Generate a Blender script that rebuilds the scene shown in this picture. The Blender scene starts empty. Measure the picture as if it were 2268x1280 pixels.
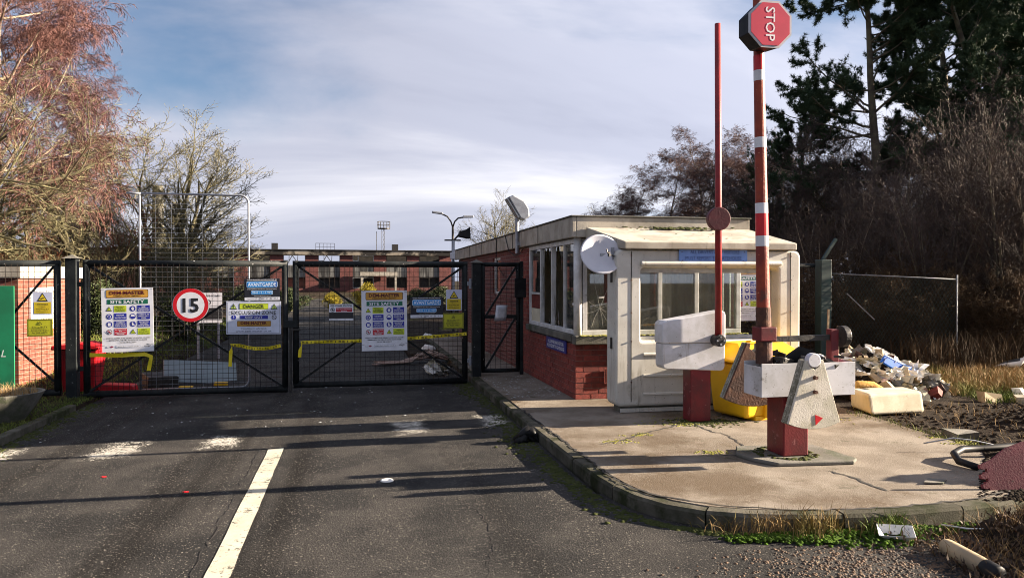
import bpy, math, random
import numpy as np
from mathutils import Vector, Matrix, Euler, Quaternion
R = math.radians
sc = bpy.context.scene
COL = sc.collection

# ------------------------------------------------------------------ camera
cam = bpy.data.cameras.new('camera'); cam_o = bpy.data.objects.new('camera', cam); COL.objects.link(cam_o)
cam.sensor_width = 36.0; cam.lens = 27.0; cam.clip_start = 0.05; cam.clip_end = 2000
cam_o.location = (0, 0, 1.75)
cam_o.rotation_euler = (R(90 - 0.67), 0, R(-11.6))
sc.camera = cam_o

# ------------------------------------------------------------------ sky, sun, exposure
SUN_EL, SUN_AZ = R(17.5), R(95.0)        # azimuth clockwise from +Y: low sun from the right, a little behind the camera
sun = bpy.data.lights.new('sun', 'SUN'); sun.energy = 5.0; sun.angle = R(0.53); sun.color = (1.0, 0.84, 0.66)
sun_o = bpy.data.objects.new('sun', sun); COL.objects.link(sun_o)
sd = Vector((math.sin(SUN_AZ) * math.cos(SUN_EL), math.cos(SUN_AZ) * math.cos(SUN_EL), math.sin(SUN_EL)))
sun_o.rotation_euler = sd.to_track_quat('Z', 'Y').to_euler()
sun_o.location = sd * 60
W = bpy.data.worlds.new('World'); sc.world = W; W.use_nodes = True
nt = W.node_tree; N = nt.nodes; L = nt.links
bg = N['Background']; bg.inputs['Strength'].default_value = 0.06
sky = N.new('ShaderNodeTexSky'); sky.sky_type = 'NISHITA'; sky.sun_disc = False
sky.sun_elevation = SUN_EL; sky.sun_rotation = SUN_AZ; sky.air_density = 1.0; sky.dust_density = 0.6; sky.ozone_density = 4.0
tc = N.new('ShaderNodeTexCoord')
sep = N.new('ShaderNodeSeparateXYZ'); L.new(tc.outputs['Generated'], sep.inputs[0])
def wmath(op, a, b=None):
    n = N.new('ShaderNodeMath'); n.operation = op
    for i, v in enumerate((a, b)):
        if v is None: continue
        if isinstance(v, (int, float)): n.inputs[i].default_value = v
        else: L.new(v, n.inputs[i])
    return n.outputs[0]
zz = wmath('ADD', wmath('MAXIMUM', sep.outputs[2], 0.0), 0.28)
cmb = N.new('ShaderNodeCombineXYZ')
L.new(wmath('DIVIDE', sep.outputs[0], zz), cmb.inputs[0]); L.new(wmath('DIVIDE', sep.outputs[1], zz), cmb.inputs[1])
def wnoise(scale, detail, rough, off, dist=0.0):
    mp = N.new('ShaderNodeMapping'); mp.inputs['Location'].default_value = off; L.new(cmb.outputs[0], mp.inputs[0])
    mp.inputs['Rotation'].default_value = (0, 0, R(25)); mp.inputs['Scale'].default_value = (0.6, 1.25, 1)
    n = N.new('ShaderNodeTexNoise'); n.inputs['Scale'].default_value = scale; n.inputs['Detail'].default_value = detail
    n.inputs['Roughness'].default_value = rough; n.inputs['Distortion'].default_value = dist
    L.new(mp.outputs[0], n.inputs['Vector']); return n.outputs[0]
def wramp(src, p0, c0, p1, c1, mid=None):
    r = N.new('ShaderNodeValToRGB'); e = r.color_ramp.elements
    e[0].position = p0; e[0].color = (*c0, 1); e[1].position = p1; e[1].color = (*c1, 1)
    if mid: k = e.new(mid[0]); k.color = (*mid[1], 1)
    r.color_ramp.interpolation = 'EASE'; L.new(src, r.inputs[0]); return r.outputs[0]
cover = wramp(wnoise(0.62, 8, 0.56, (20.0, 3.0, 0.0), 0.3), 0.38, (0.05, 0.05, 0.05), 0.54, (1, 1, 1))
shade = wramp(wnoise(0.5, 7, 0.55, (24.6, 5.5, 2.0), 0.4), 0.33, (1.35, 1.46, 1.95), 0.68, (4.1, 4.05, 4.25), (0.50, (2.15, 2.25, 2.75)))
dp = N.new('ShaderNodeVectorMath'); dp.operation = 'DOT_PRODUCT'; L.new(tc.outputs['Generated'], dp.inputs[0]); dp.inputs[1].default_value = sd   # cloud thinner and brighter towards the sun
glow = wmath('MULTIPLY_ADD', wmath('MAXIMUM', dp.outputs['Value'], 0.0), 0.45); glow.node.inputs[2].default_value = 0.80
sm_ = N.new('ShaderNodeVectorMath'); sm_.operation = 'SCALE'; L.new(shade, sm_.inputs[0]); L.new(glow, sm_.inputs['Scale']); shade = sm_.outputs[0]
cover = wmath('MAXIMUM', cover, wramp(sep.outputs[2], 0.02, (1, 1, 1), 0.22, (0, 0, 0)))     # cloud closes up towards the horizon
mix = N.new('ShaderNodeMix'); mix.data_type = 'RGBA'
L.new(cover, mix.inputs[0]); skd = N.new('ShaderNodeVectorMath'); skd.operation = 'SCALE'; skd.inputs['Scale'].default_value = 0.42; L.new(sky.outputs[0], skd.inputs[0]); L.new(skd.outputs[0], mix.inputs[6]); L.new(shade, mix.inputs[7])
L.new(mix.outputs[2], bg.inputs['Color'])
vs = sc.view_settings; vs.view_transform = 'Standard'; vs.look = 'None'; vs.exposure = 2.5; vs.gamma = 1.0; vs.use_curve_mapping = False
sc.render.engine = 'CYCLES'; sc.cycles.use_denoising = True; sc.cycles.max_bounces = 6; sc.cycles.transparent_max_bounces = 12
sc.cycles.filter_width = 1.0; sc.cycles.caustics_reflective = False; sc.cycles.caustics_refractive = False

# ------------------------------------------------------------------ mesh helpers
class MB:
    def __init__(s): s.v = []; s.f = []; s.m = []
    def add(s, vs, fs, mi=0):
        n = len(s.v); s.v += [tuple(p) for p in vs]; s.f += [tuple(i + n for i in f) for f in fs]; s.m += [mi] * len(fs); return s
    def box(s, x0, x1, y0, y1, z0, z1, mi=0):
        return s.add([(x0,y0,z0),(x1,y0,z0),(x1,y1,z0),(x0,y1,z0),(x0,y0,z1),(x1,y0,z1),(x1,y1,z1),(x0,y1,z1)],
                     [(0,3,2,1),(4,5,6,7),(0,1,5,4),(1,2,6,5),(2,3,7,6),(3,0,4,7)], mi)
    def obox(s, c, size, rot=(0,0,0), mi=0):
        M = Euler(rot).to_matrix() if not isinstance(rot, Matrix) else rot
        hx, hy, hz = size[0]/2, size[1]/2, size[2]/2; c = Vector(c)
        P = [c + M @ Vector((x*hx, y*hy, z*hz)) for x,y,z in ((-1,-1,-1),(1,-1,-1),(1,1,-1),(-1,1,-1),(-1,-1,1),(1,-1,1),(1,1,1),(-1,1,1))]
        return s.add(P, [(0,3,2,1),(4,5,6,7),(0,1,5,4),(1,2,6,5),(2,3,7,6),(3,0,4,7)], mi)
    def bar(s, p0, p1, w, h=None, mi=0):
        p0 = Vector(p0); p1 = Vector(p1); d = p1 - p0
        q = d.to_track_quat('Z', 'Y').to_matrix()
        return s.obox((p0 + p1) / 2, (w, h or w, d.length), q, mi)
    def tube(s, p0, p1, r0, r1=None, n=10, caps=True, mi=0): return s.path([p0, p1], [r0, r0 if r1 is None else r1], n, caps, mi)
    def path(s, pts, r, n=8, caps=True, mi=0):
        pts = [Vector(p) for p in pts]
        if not isinstance(r, (list, tuple)): r = [r] * len(pts)
        vs = []; prev = None
        for i, p in enumerate(pts):
            d = (pts[min(i+1, len(pts)-1)] - pts[max(i-1, 0)]).normalized()
            if prev is None: u = d.orthogonal().normalized()
            else:
                u = prev - d * prev.dot(d)
                u = u.normalized() if u.length > 1e-6 else d.orthogonal().normalized()
            prev = u; w = d.cross(u)
            for k in range(n):
                a = 2 * math.pi * k / n; vs.append(p + (u * math.cos(a) + w * math.sin(a)) * r[i])
        fs = []
        for i in range(len(pts) - 1):
            for k in range(n):
                k2 = (k + 1) % n; fs.append((i*n+k, i*n+k2, (i+1)*n+k2, (i+1)*n+k))
        if caps: fs.append(tuple(range(n-1, -1, -1))); fs.append(tuple((len(pts)-1)*n + k for k in range(n)))
        return s.add(vs, fs, mi)
    def prism(s, pts, a, b, axis='y', mi=0):
        # polygon in XZ (axis y), XY (axis z) or YZ (axis x), extruded from a to b
        def P(u, v, t): return (u, t, v) if axis == 'y' else ((u, v, t) if axis == 'z' else (t, u, v))
        n = len(pts); vs = [P(u, v, a) for u, v in pts] + [P(u, v, b) for u, v in pts]
        fs = [tuple(range(n)), tuple(range(2*n-1, n-1, -1))] + [(i, i+n, (i+1) % n + n, (i+1) % n) for i in range(n)]
        return s.add(vs, fs, mi)
    def ring(s, outer, inner, a, b, mi=0):
        # flat frame in XZ between two loops of the same count, from y=a to y=b
        n = len(outer); vs = [(u, a, v) for u, v in outer] + [(u, a, v) for u, v in inner] + [(u, b, v) for u, v in outer] + [(u, b, v) for u, v in inner]
        fs = []
        for i in range(n):
            j = (i + 1) % n
            fs += [(i, j, n+j, n+i), (2*n+i, 3*n+i, 3*n+j, 2*n+j), (i, 2*n+i, 2*n+j, j), (n+i, n+j, 3*n+j, 3*n+i)]
        return s.add(vs, fs, mi)
    def lathe(s, prof, c=(0,0,0), n=20, mi=0):
        vs = []; cx, cy, cz = c
        for r, z in prof:
            for k in range(n):
                a = 2*math.pi*k/n; vs.append((cx + r*math.cos(a), cy + r*math.sin(a), cz + z))
        fs = [(i*n+k, i*n+(k+1) % n, (i+1)*n+(k+1) % n, (i+1)*n+k) for i in range(len(prof)-1) for k in range(n)]
        return s.add(vs, fs, mi)
    def xform(s, M): s.v = [tuple(M @ Vector(p)) for p in s.v]; return s

def rrect(x0, x1, z0, z1, r, k=5):
    pts = []
    for cx, cz, a0 in ((x1-r, z0+r, -90), (x1-r, z1-r, 0), (x0+r, z1-r, 90), (x0+r, z0+r, 180)):
        for i in range(k + 1):
            a = R(a0 + 90*i/k); pts.append((cx + r*math.cos(a), cz + r*math.sin(a)))
    return pts

def mesh_from(name, mb, mats, smooth=False):
    me = bpy.data.meshes.new(name); me.from_pydata(mb.v, [], mb.f)
    for m in (mats if isinstance(mats, (list, tuple)) else [mats]): me.materials.append(m)
    if any(mb.m): me.polygons.foreach_set('material_index', mb.m)
    if smooth: me.polygons.foreach_set('use_smooth', [True] * len(mb.f))
    me.update(); return me
def link(name, data, parent=None, loc=(0,0,0), rot=(0,0,0)):
    o = bpy.data.objects.new(name, data); COL.objects.link(o); o.location = loc; o.rotation_euler = rot
    if parent is not None: o.parent = parent
    return o
def bevel(o, w, seg=2, ang=35):
    if w:
        b = o.modifiers.new('bevel', 'BEVEL'); b.width = w; b.segments = seg; b.limit_method = 'ANGLE'; b.angle_limit = R(ang)
    return o
def tag(o, label=None, cat=None, group=None, kind=None):
    if label: o['label'] = label
    if cat: o['category'] = cat
    if group: o['group'] = group
    if kind: o['kind'] = kind
    return o
def solo(name, mb, mats, label=None, cat=None, group=None, kind=None, bev=0, smooth=False, loc=(0,0,0), rot=(0,0,0)):
    """a thing that is one mesh; mb in world coordinates unless loc is given"""
    o = link(name, mesh_from(name, mb, mats, smooth), None, loc, rot); tag(o, label, cat, group, kind); return bevel(o, bev)
class Thing:
    """an Empty at the thing's base; parts are given in world coordinates (or local=True)"""
    def __init__(s, name, label, cat, loc, rot=(0,0,0), group=None):
        s.o = link(name, None, None, loc, rot); s.loc = Vector(loc); tag(s.o, label, cat, group)
    def part(s, name, mb, mats, bev=0, smooth=False, local=False, parent=None, label=None, kind=None, seg=2):
        if not local: mb.v = [(p[0]-s.loc.x, p[1]-s.loc.y, p[2]-s.loc.z) for p in mb.v]
        o = link(name, mesh_from(name, mb, mats, smooth), parent or s.o); tag(o, label, None, None, kind); return bevel(o, bev, seg)
def struct(name, mb, mats, bev=0, smooth=False):
    o = link(name, mesh_from(name, mb, mats, smooth)); o['kind'] = 'structure'; return bevel(o, bev)

# ------------------------------------------------------------------ materials
def mat(name, c1, c2=None, sc_=4.0, rough=0.7, metal=0.0, bump=0.0, bsc=60.0, dirt=None, speck=None, rnd=0.0, spec=0.4, coat=0.0, lo=0.38, hi=0.62, bdist=0.01, streak=None, dirt2=None, tracks=None):
    m = bpy.data.materials.new(name); m.use_nodes = True; nt = m.node_tree; N = nt.nodes; L = nt.links
    b = N['Principled BSDF']; b.inputs['Roughness'].default_value = rough; b.inputs['Metallic'].default_value = metal
    b.inputs['Specular IOR Level'].default_value = spec; b.inputs['Coat Weight'].default_value = coat
    tc = N.new('ShaderNodeTexCoord'); vec = tc.outputs['Object']
    if rnd:
        oi = N.new('ShaderNodeObjectInfo'); ad = N.new('ShaderNodeVectorMath'); ad.operation = 'MULTIPLY_ADD'
        cx = N.new('ShaderNodeCombineXYZ')
        for i in range(3): L.new(oi.outputs['Random'], cx.inputs[i])
        L.new(cx.outputs[0], ad.inputs[0]); ad.inputs[1].default_value = (17, 31, 23); L.new(vec, ad.inputs[2]); vec = ad.outputs[0]
    def noise(s, d=6, r=0.6, scl=None):
        n = N.new('ShaderNodeTexNoise'); n.inputs['Scale'].default_value = s; n.inputs['Detail'].default_value = d; n.inputs['Roughness'].default_value = r
        v = vec
        if scl:
            mp = N.new('ShaderNodeMapping'); mp.inputs['Scale'].default_value = scl; L.new(vec, mp.inputs[0]); v = mp.outputs[0]
        L.new(v, n.inputs['Vector']); return n.outputs[0]
    def ramp(src, a, b_):
        r = N.new('ShaderNodeMapRange'); r.inputs[1].default_value = a; r.inputs[2].default_value = b_; r.interpolation_type = 'SMOOTHSTEP'
        L.new(src, r.inputs[0]); return r.outputs[0]
    def mixc(f, a, b_):
        x = N.new('ShaderNodeMix'); x.data_type = 'RGBA'; L.new(f, x.inputs[0])
        for i, v in ((6, a), (7, b_)):
            if isinstance(v, tuple): x.inputs[i].default_value = (*v, 1)
            else: L.new(v, x.inputs[i])
        return x.outputs[2]
    col = mixc(ramp(noise(sc_), lo, hi), c1, c2 or c1)
    for dd in (dirt, dirt2):
        if dd: # (colour, scale, lo, hi)
            col = mixc(ramp(noise(dd[1], 8, 0.68), dd[2], dd[3]), col, dd[0])
    if streak:  # vertical runs (colour, scale, lo, hi)
        col = mixc(ramp(noise(streak[1], 5, 0.6, (1, 1, 0.12)), streak[2], streak[3]), col, streak[0])
    if tracks:  # long marks worn along the road (colour, scale, lo, hi)
        col = mixc(ramp(noise(tracks[1], 5, 0.6, (1.5, 0.05, 1)), tracks[2], tracks[3]), col, tracks[0])
    if speck: # (colour, scale, lo, hi)
        col = mixc(ramp(noise(speck[1], 2, 0.5), speck[2], speck[3]), col, speck[0])
    if rnd:
        h = N.new('ShaderNodeHueSaturation'); mr = N.new('ShaderNodeMapRange'); mr.inputs[3].default_value = 1 - rnd; mr.inputs[4].default_value = 1 + rnd
        L.new(oi.outputs['Random'], mr.inputs[0]); L.new(mr.outputs[0], h.inputs['Value']); L.new(col, h.inputs['Color']); col = h.outputs[0]
    L.new(col, b.inputs['Base Color'])
    if bump:
        bp = N.new('ShaderNodeBump'); bp.inputs['Strength'].default_value = bump; bp.inputs['Distance'].default_value = bdist
        L.new(noise(bsc, 4, 0.65), bp.inputs['Height']); L.new(bp.outputs[0], b.inputs['Normal'])
    m['nodes_col'] = 1
    return m
_v = {}
def vinyl(c, rough=0.45):
    k = (c, rough)
    if k not in _v: _v[k] = mat('vinyl_%d' % len(_v), c, tuple(x*0.88 for x in c), 6, rough, dirt=(tuple(x*0.6+0.03 for x in c), 9, 0.62, 0.85))
    return _v[k]
def glass(name, tint=(0.75, 0.8, 0.78), refl=0.12, dirt=0.08):
    m = bpy.data.materials.new(name); m.use_nodes = True; nt = m.node_tree; N = nt.nodes; L = nt.links
    N.remove(N['Principled BSDF']); out = N['Material Output']
    tr = N.new('ShaderNodeBsdfTransparent'); tr.inputs[0].default_value = (*tint, 1)
    gl = N.new('ShaderNodeBsdfGlossy'); gl.inputs['Roughness'].default_value = 0.02
    df = N.new('ShaderNodeBsdfDiffuse'); df.inputs[0].default_value = (0.5, 0.5, 0.45, 1)
    lw = N.new('ShaderNodeFresnel'); lw.inputs[0].default_value = 1.5
    m1 = N.new('ShaderNodeMixShader'); m2 = N.new('ShaderNodeMixShader')
    tc = N.new('ShaderNodeTexCoord'); nz = N.new('ShaderNodeTexNoise'); nz.inputs['Scale'].default_value = 4; nz.inputs['Detail'].default_value = 8
    L.new(tc.outputs['Object'], nz.inputs['Vector']); mr = N.new('ShaderNodeMapRange'); mr.inputs[1].default_value = 0.4; mr.inputs[2].default_value = 0.8
    mr.inputs[3].default_value = dirt * 0.4; mr.inputs[4].default_value = dirt * 2; L.new(nz.outputs[0], mr.inputs[0])
    L.new(mr.outputs[0], m1.inputs[0]); L.new(tr.outputs[0], m1.inputs[1]); L.new(df.outputs[0], m1.inputs[2])
    ad = N.new('ShaderNodeMath'); ad.operation = 'ADD'; ad.inputs[1].default_value = refl - 0.04; L.new(lw.outputs[0], ad.inputs[0])
    L.new(ad.outputs[0], m2.inputs[0]); L.new(m1.outputs[0], m2.inputs[1]); L.new(gl.outputs[0], m2.inputs[2]); L.new(m2.outputs[0], out.inputs[0])
    return m
def worn_paint(name, c, thr, sc_=9.0, edge=0.0):
    """paint that has worn off in patches: real holes in the paint film"""
    m = mat(name, c, tuple(x*0.8 for x in c), 3, 0.75, bump=0.4, bsc=120); nt = m.node_tree; N = nt.nodes; L = nt.links
    b = N['Principled BSDF']; out = N['Material Output']
    tr = N.new('ShaderNodeBsdfTransparent'); mx = N.new('ShaderNodeMixShader'); tc = N.new('ShaderNodeTexCoord')
    n1 = N.new('ShaderNodeTexNoise'); n1.inputs['Scale'].default_value = sc_; n1.inputs['Detail'].default_value = 9; n1.inputs['Roughness'].default_value = 0.8
    L.new(tc.outputs['Object'], n1.inputs['Vector']); mr = N.new('ShaderNodeMapRange'); mr.inputs[1].default_value = thr; mr.inputs[2].default_value = thr + 0.05
    n2 = N.new('ShaderNodeTexNoise'); n2.inputs['Scale'].default_value = 5.0; n2.inputs['Detail'].default_value = 4; L.new(tc.outputs['Object'], n2.inputs['Vector'])
    def mth(op, a, b):
        q = N.new('ShaderNodeMath'); q.operation = op
        for i, v in enumerate((a, b)):
            if isinstance(v, (int, float)): q.inputs[i].default_value = v
            else: L.new(v, q.inputs[i])
        return q.outputs[0]
    val = mth('ADD', n1.outputs[0], mth('MULTIPLY', mth('SUBTRACT', n2.outputs[0], 0.5), 0.35))
    if edge:   # worn away first at the edges of each block
        sx = N.new('ShaderNodeSeparateXYZ'); L.new(tc.outputs['Generated'], sx.inputs[0])
        g = mth('MAXIMUM', mth('ABSOLUTE', mth('SUBTRACT', sx.outputs[0], 0.5), 0), mth('ABSOLUTE', mth('SUBTRACT', sx.outputs[1], 0.5), 0))
        val = mth('SUBTRACT', val, mth('MULTIPLY', mth('POWER', mth('MULTIPLY', g, 2.0), 2.5), edge))
    L.new(val, mr.inputs[0]); L.new(mr.outputs[0], mx.inputs[0]); L.new(tr.outputs[0], mx.inputs[1]); L.new(b.outputs[0], mx.inputs[2]); L.new(mx.outputs[0], out.inputs[0])
    return m
def brickmat(name, c1, c2, mortar, axis='x'):
    """brickwork too far off to pick apart; u along the wall, v up"""
    m = mat(name, c1, c2, 3, 0.85); nt = m.node_tree; N = nt.nodes; L = nt.links; b = N['Principled BSDF']
    tc = N.new('ShaderNodeTexCoord'); sp = N.new('ShaderNodeSeparateXYZ'); cb = N.new('ShaderNodeCombineXYZ'); L.new(tc.outputs['Object'], sp.inputs[0])
    L.new(sp.outputs[0 if axis == 'x' else 1], cb.inputs[0]); L.new(sp.outputs[2], cb.inputs[1])
    br = N.new('ShaderNodeTexBrick'); br.inputs['Scale'].default_value = 1.0; br.inputs['Brick Width'].default_value = 0.225; br.inputs['Row Height'].default_value = 0.075
    br.inputs['Mortar Size'].default_value = 0.006; br.inputs['Color1'].default_value = (*c1, 1); br.inputs['Color2'].default_value = (*c2, 1); br.inputs['Mortar'].default_value = (*mortar, 1)
    L.new(cb.outputs[0], br.inputs['Vector']); nz = N.new('ShaderNodeTexNoise'); nz.inputs['Scale'].default_value = 1.3; nz.inputs['Detail'].default_value = 6; L.new(tc.outputs['Object'], nz.inputs['Vector'])
    h = N.new('ShaderNodeHueSaturation'); mr = N.new('ShaderNodeMapRange'); mr.inputs[1].default_value = 0.3; mr.inputs[2].default_value = 0.7; mr.inputs[3].default_value = 0.65; mr.inputs[4].default_value = 1.2
    L.new(nz.outputs[0], mr.inputs[0]); L.new(mr.outputs[0], h.inputs['Value']); L.new(br.outputs[0], h.inputs['Color']); L.new(h.outputs[0], b.inputs['Base Color'])
    bp = N.new('ShaderNodeBump'); bp.inputs['Strength'].default_value = 0.6; bp.inputs['Distance'].default_value = 0.01; bp.invert = True
    L.new(br.outputs['Fac'], bp.inputs['Height']); L.new(bp.outputs[0], b.inputs['Normal']); return m

M = {}
M['asphalt'] = mat('asphalt', (0.026, 0.0255, 0.025), (0.049, 0.046, 0.043), 1.3, 0.8, bump=1.0, bsc=70, bdist=0.016, speck=((0.23, 0.21, 0.18), 75, 0.625, 0.69), dirt=((0.02, 0.02, 0.02), 0.5, 0.5, 0.75), dirt2=((0.26, 0.24, 0.21), 30, 0.69, 0.73), spec=0.06, tracks=((0.014, 0.013, 0.012), 1.0, 0.50, 0.70))
M['concrete'] = mat('concrete', (0.225, 0.195, 0.158), (0.155, 0.13, 0.102), 1.9, 0.85, spec=0.15, bump=0.6, bsc=90, dirt=((0.095, 0.07, 0.046), 0.55, 0.47, 0.62), dirt2=((0.06, 0.055, 0.03), 3.0, 0.58, 0.74), speck=((0.36, 0.32, 0.27), 110, 0.62, 0.68))
M['kerb'] = mat('kerb_concrete', (0.105, 0.095, 0.076), (0.055, 0.052, 0.038), 3, 0.9, spec=0.1, bump=0.6, bsc=70, dirt=((0.026, 0.03, 0.013), 2.5, 0.45, 0.62), rnd=0.15)
M['dark_concrete'] = mat('dark_concrete', (0.15, 0.14, 0.12), (0.09, 0.085, 0.07), 4, 0.9, bump=0.5, bsc=60, dirt=((0.05, 0.06, 0.03), 3, 0.5, 0.7))
M['soil'] = mat('soil', (0.018, 0.0135, 0.010), (0.038, 0.028, 0.020), 2.5, 0.95, bump=1.0, bsc=18, bdist=0.05, dirt=((0.045, 0.055, 0.017), 0.35, 0.53, 0.65), spec=0.05)
M['line'] = worn_paint('line_paint', (0.50, 0.47, 0.37), 0.385, 30, 0.0)
M['worn'] = worn_paint('worn_block_paint', (0.52, 0.49, 0.42), 0.465, 42, 0.16)
M['brick'] = mat('brick', (0.23, 0.043, 0.030), (0.15, 0.030, 0.023), 18, 0.8, bump=0.5, bsc=90, rnd=0.25, dirt=((0.08, 0.03, 0.025), 7, 0.6, 0.8))
M['mortar'] = mat('mortar', (0.33, 0.21, 0.17), (0.20, 0.13, 0.11), 12, 0.95, bump=0.5, bsc=120)
M['brick_y'] = brickmat('brickwork_side', (0.16, 0.042, 0.032), (0.105, 0.03, 0.025), (0.2, 0.13, 0.11), 'y')
M['brick_x'] = brickmat('brickwork_front', (0.16, 0.042, 0.032), (0.105, 0.03, 0.025), (0.2, 0.13, 0.11), 'x')
M['hut_brick'] = brickmat('hut_brickwork', (0.19, 0.050, 0.028), (0.135, 0.038, 0.024), (0.19, 0.12, 0.09), 'y')
M['far_brick'] = brickmat('far_brickwork', (0.13, 0.036, 0.03), (0.09, 0.026, 0.024), (0.12, 0.08, 0.07), 'x')
M['grp'] = mat('moulded_plastic', (0.60, 0.585, 0.53), (0.51, 0.49, 0.43), 2.2, 0.55, bump=0.12, bsc=140, dirt=((0.25, 0.23, 0.17), 2.6, 0.56, 0.80), streak=((0.22, 0.20, 0.15), 10, 0.56, 0.76), speck=((0.16, 0.145, 0.11), 60, 0.67, 0.72))
M['fascia'] = mat('fascia_board', (0.42, 0.385, 0.32), (0.29, 0.26, 0.21), 3, 0.75, bump=0.2, bsc=60, dirt=((0.14, 0.12, 0.09), 2.2, 0.57, 0.76), streak=((0.10, 0.09, 0.07), 8, 0.58, 0.78))
M['white_frame'] = mat('white_frame', (0.68, 0.68, 0.68), (0.52, 0.51, 0.49), 5, 0.5, dirt=((0.2, 0.19, 0.16), 9, 0.62, 0.76))
M['alu'] = mat('aluminium', (0.50, 0.51, 0.50), (0.36, 0.36, 0.35), 6, 0.45, metal=0.5, dirt=((0.12, 0.11, 0.09), 10, 0.62, 0.72))
M['galv'] = mat('galvanised_steel', (0.34, 0.36, 0.39), (0.25, 0.26, 0.29), 9, 0.5, metal=0.5)
M['black'] = mat('black_painted_steel', (0.008, 0.010, 0.011), (0.017, 0.020, 0.020), 6, 0.55, spec=0.18, bump=0.25, bsc=50, dirt=((0.06, 0.036, 0.024), 7, 0.62, 0.74), speck=((0.3, 0.3, 0.3), 22, 0.71, 0.75))
M['wire'] = mat('black_wire', (0.010, 0.010, 0.011), (0.035, 0.024, 0.018), 5, 0.6, spec=0.15)
M['green_post'] = mat('dark_green_post', (0.015, 0.030, 0.026), (0.02, 0.045, 0.037), 5, 0.5)
M['red'] = mat('red_paint', (0.155, 0.010, 0.014), (0.10, 0.009, 0.012), 5, 0.45, bump=0.2, bsc=60, dirt=((0.24, 0.075, 0.075), 9, 0.60, 0.65), dirt2=((0.035, 0.02, 0.018), 5, 0.62, 0.74))
M['rust_red'] = mat('rusty_red_paint', (0.32, 0.048, 0.016), (0.20, 0.024, 0.014), 4, 0.55, bump=0.35, bsc=40, dirt=((0.10, 0.035, 0.025), 5, 0.56, 0.68), speck=((0.55, 0.25, 0.12), 30, 0.70, 0.76))
M['arm_red'] = mat('faded_arm_paint', (0.27, 0.016, 0.020), (0.19, 0.013, 0.016), 6, 0.5, bump=0.2, bsc=50, dirt=((0.09, 0.02, 0.018), 12, 0.58, 0.70))
M['disc_red'] = mat('dark_disc_paint', (0.115, 0.012, 0.018), (0.085, 0.010, 0.014), 8, 0.55, bump=0.3, bsc=40, dirt=((0.20, 0.07, 0.075), 14, 0.66, 0.72))
M['bright_red'] = mat('red_reflective_tape', (0.62, 0.012, 0.022), (0.5, 0.012, 0.02), 6, 0.4)
M['white_tape'] = mat('white_reflective_tape', (0.72, 0.72, 0.74), (0.6, 0.6, 0.62), 6, 0.35)
M['rust'] = mat('rusted_steel', (0.11, 0.045, 0.025), (0.05, 0.022, 0.016), 7, 0.8, bump=0.6, bsc=40, dirt=((0.2, 0.09, 0.045), 6, 0.6, 0.75))
M['dark_metal'] = mat('oily_dark_metal', (0.022, 0.021, 0.02), (0.05, 0.045, 0.04), 8, 0.5, metal=0.3, bump=0.5, bsc=30)
M['white_metal'] = mat('white_enamel', (0.60, 0.60, 0.63), (0.47, 0.47, 0.47), 4, 0.45, dirt=((0.16, 0.145, 0.115), 5, 0.60, 0.72), speck=((0.14, 0.11, 0.09), 70, 0.69, 0.73), streak=((0.28, 0.25, 0.20), 14, 0.62, 0.76))
M['lichen_white'] = mat('lichened_white_paint', (0.60, 0.56, 0.48), (0.45, 0.42, 0.33), 5, 0.8, bump=0.35, bsc=70, dirt=((0.30, 0.27, 0.12), 4, 0.58, 0.74), speck=((0.12, 0.11, 0.08), 42, 0.64, 0.70))
M['lichen_edge'] = mat('lichened_edge', (0.30, 0.28, 0.22), (0.16, 0.15, 0.11), 14, 0.9, bump=0.8, bsc=50, speck=((0.45, 0.43, 0.36), 50, 0.6, 0.66))
M['yellow'] = mat('yellow_plastic', (0.78, 0.46, 0.012), (0.68, 0.36, 0.010), 2, 0.4, dirt=((0.4, 0.2, 0.02), 4, 0.62, 0.8), bump=0.05, bsc=100)
M['blue_sign'] = mat('faded_blue_sign', (0.17, 0.31, 0.68), (0.14, 0.26, 0.58), 5, 0.5)
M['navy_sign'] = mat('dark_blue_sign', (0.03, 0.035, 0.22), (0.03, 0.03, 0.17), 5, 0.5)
M['green_sheet'] = mat('green_painted_sheet', (0.010, 0.20, 0.085), (0.010, 0.15, 0.065), 2, 0.55, dirt=((0.02, 0.09, 0.04), 3, 0.6, 0.8))
M['foam'] = mat('dirty_white_foam', (0.48, 0.43, 0.32), (0.38, 0.34, 0.24), 4, 0.8, bump=0.2, bsc=60, dirt=((0.10, 0.075, 0.05), 5, 0.64, 0.72), dirt2=((0.3, 0.25, 0.17), 2.5, 0.58, 0.75))
M['white_plastic'] = mat('white_plastic', (0.75, 0.74, 0.70), (0.62, 0.60, 0.56), 5, 0.5, dirt=((0.3, 0.27, 0.2), 9, 0.64, 0.75))
M['blue_plastic'] = mat('blue_plastic', (0.02, 0.13, 0.55), (0.02, 0.10, 0.42), 4, 0.4)
M['red_plastic'] = mat('red_plastic', (0.55, 0.012, 0.02), (0.42, 0.01, 0.016), 3, 0.4)
M['pink_foam'] = mat('faded_red_foam', (0.22, 0.05, 0.06), (0.16, 0.036, 0.044), 3, 0.9, bump=0.5, bsc=60, dirt=((0.07, 0.03, 0.03), 5, 0.56, 0.72), dirt2=((0.04, 0.03, 0.02), 12, 0.63, 0.70))
M['grey_sheet'] = mat('grey_sheet', (0.22, 0.27, 0.29), (0.16, 0.20, 0.22), 2, 0.6)
M['black_plastic'] = mat('black_plastic', (0.009, 0.009, 0.010), (0.02, 0.02, 0.02), 5, 0.5, spec=0.15)
M['silver_foil'] = mat('silver_sheet', (0.55, 0.56, 0.6), (0.35, 0.36, 0.4), 5, 0.35, metal=0.5)
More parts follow.
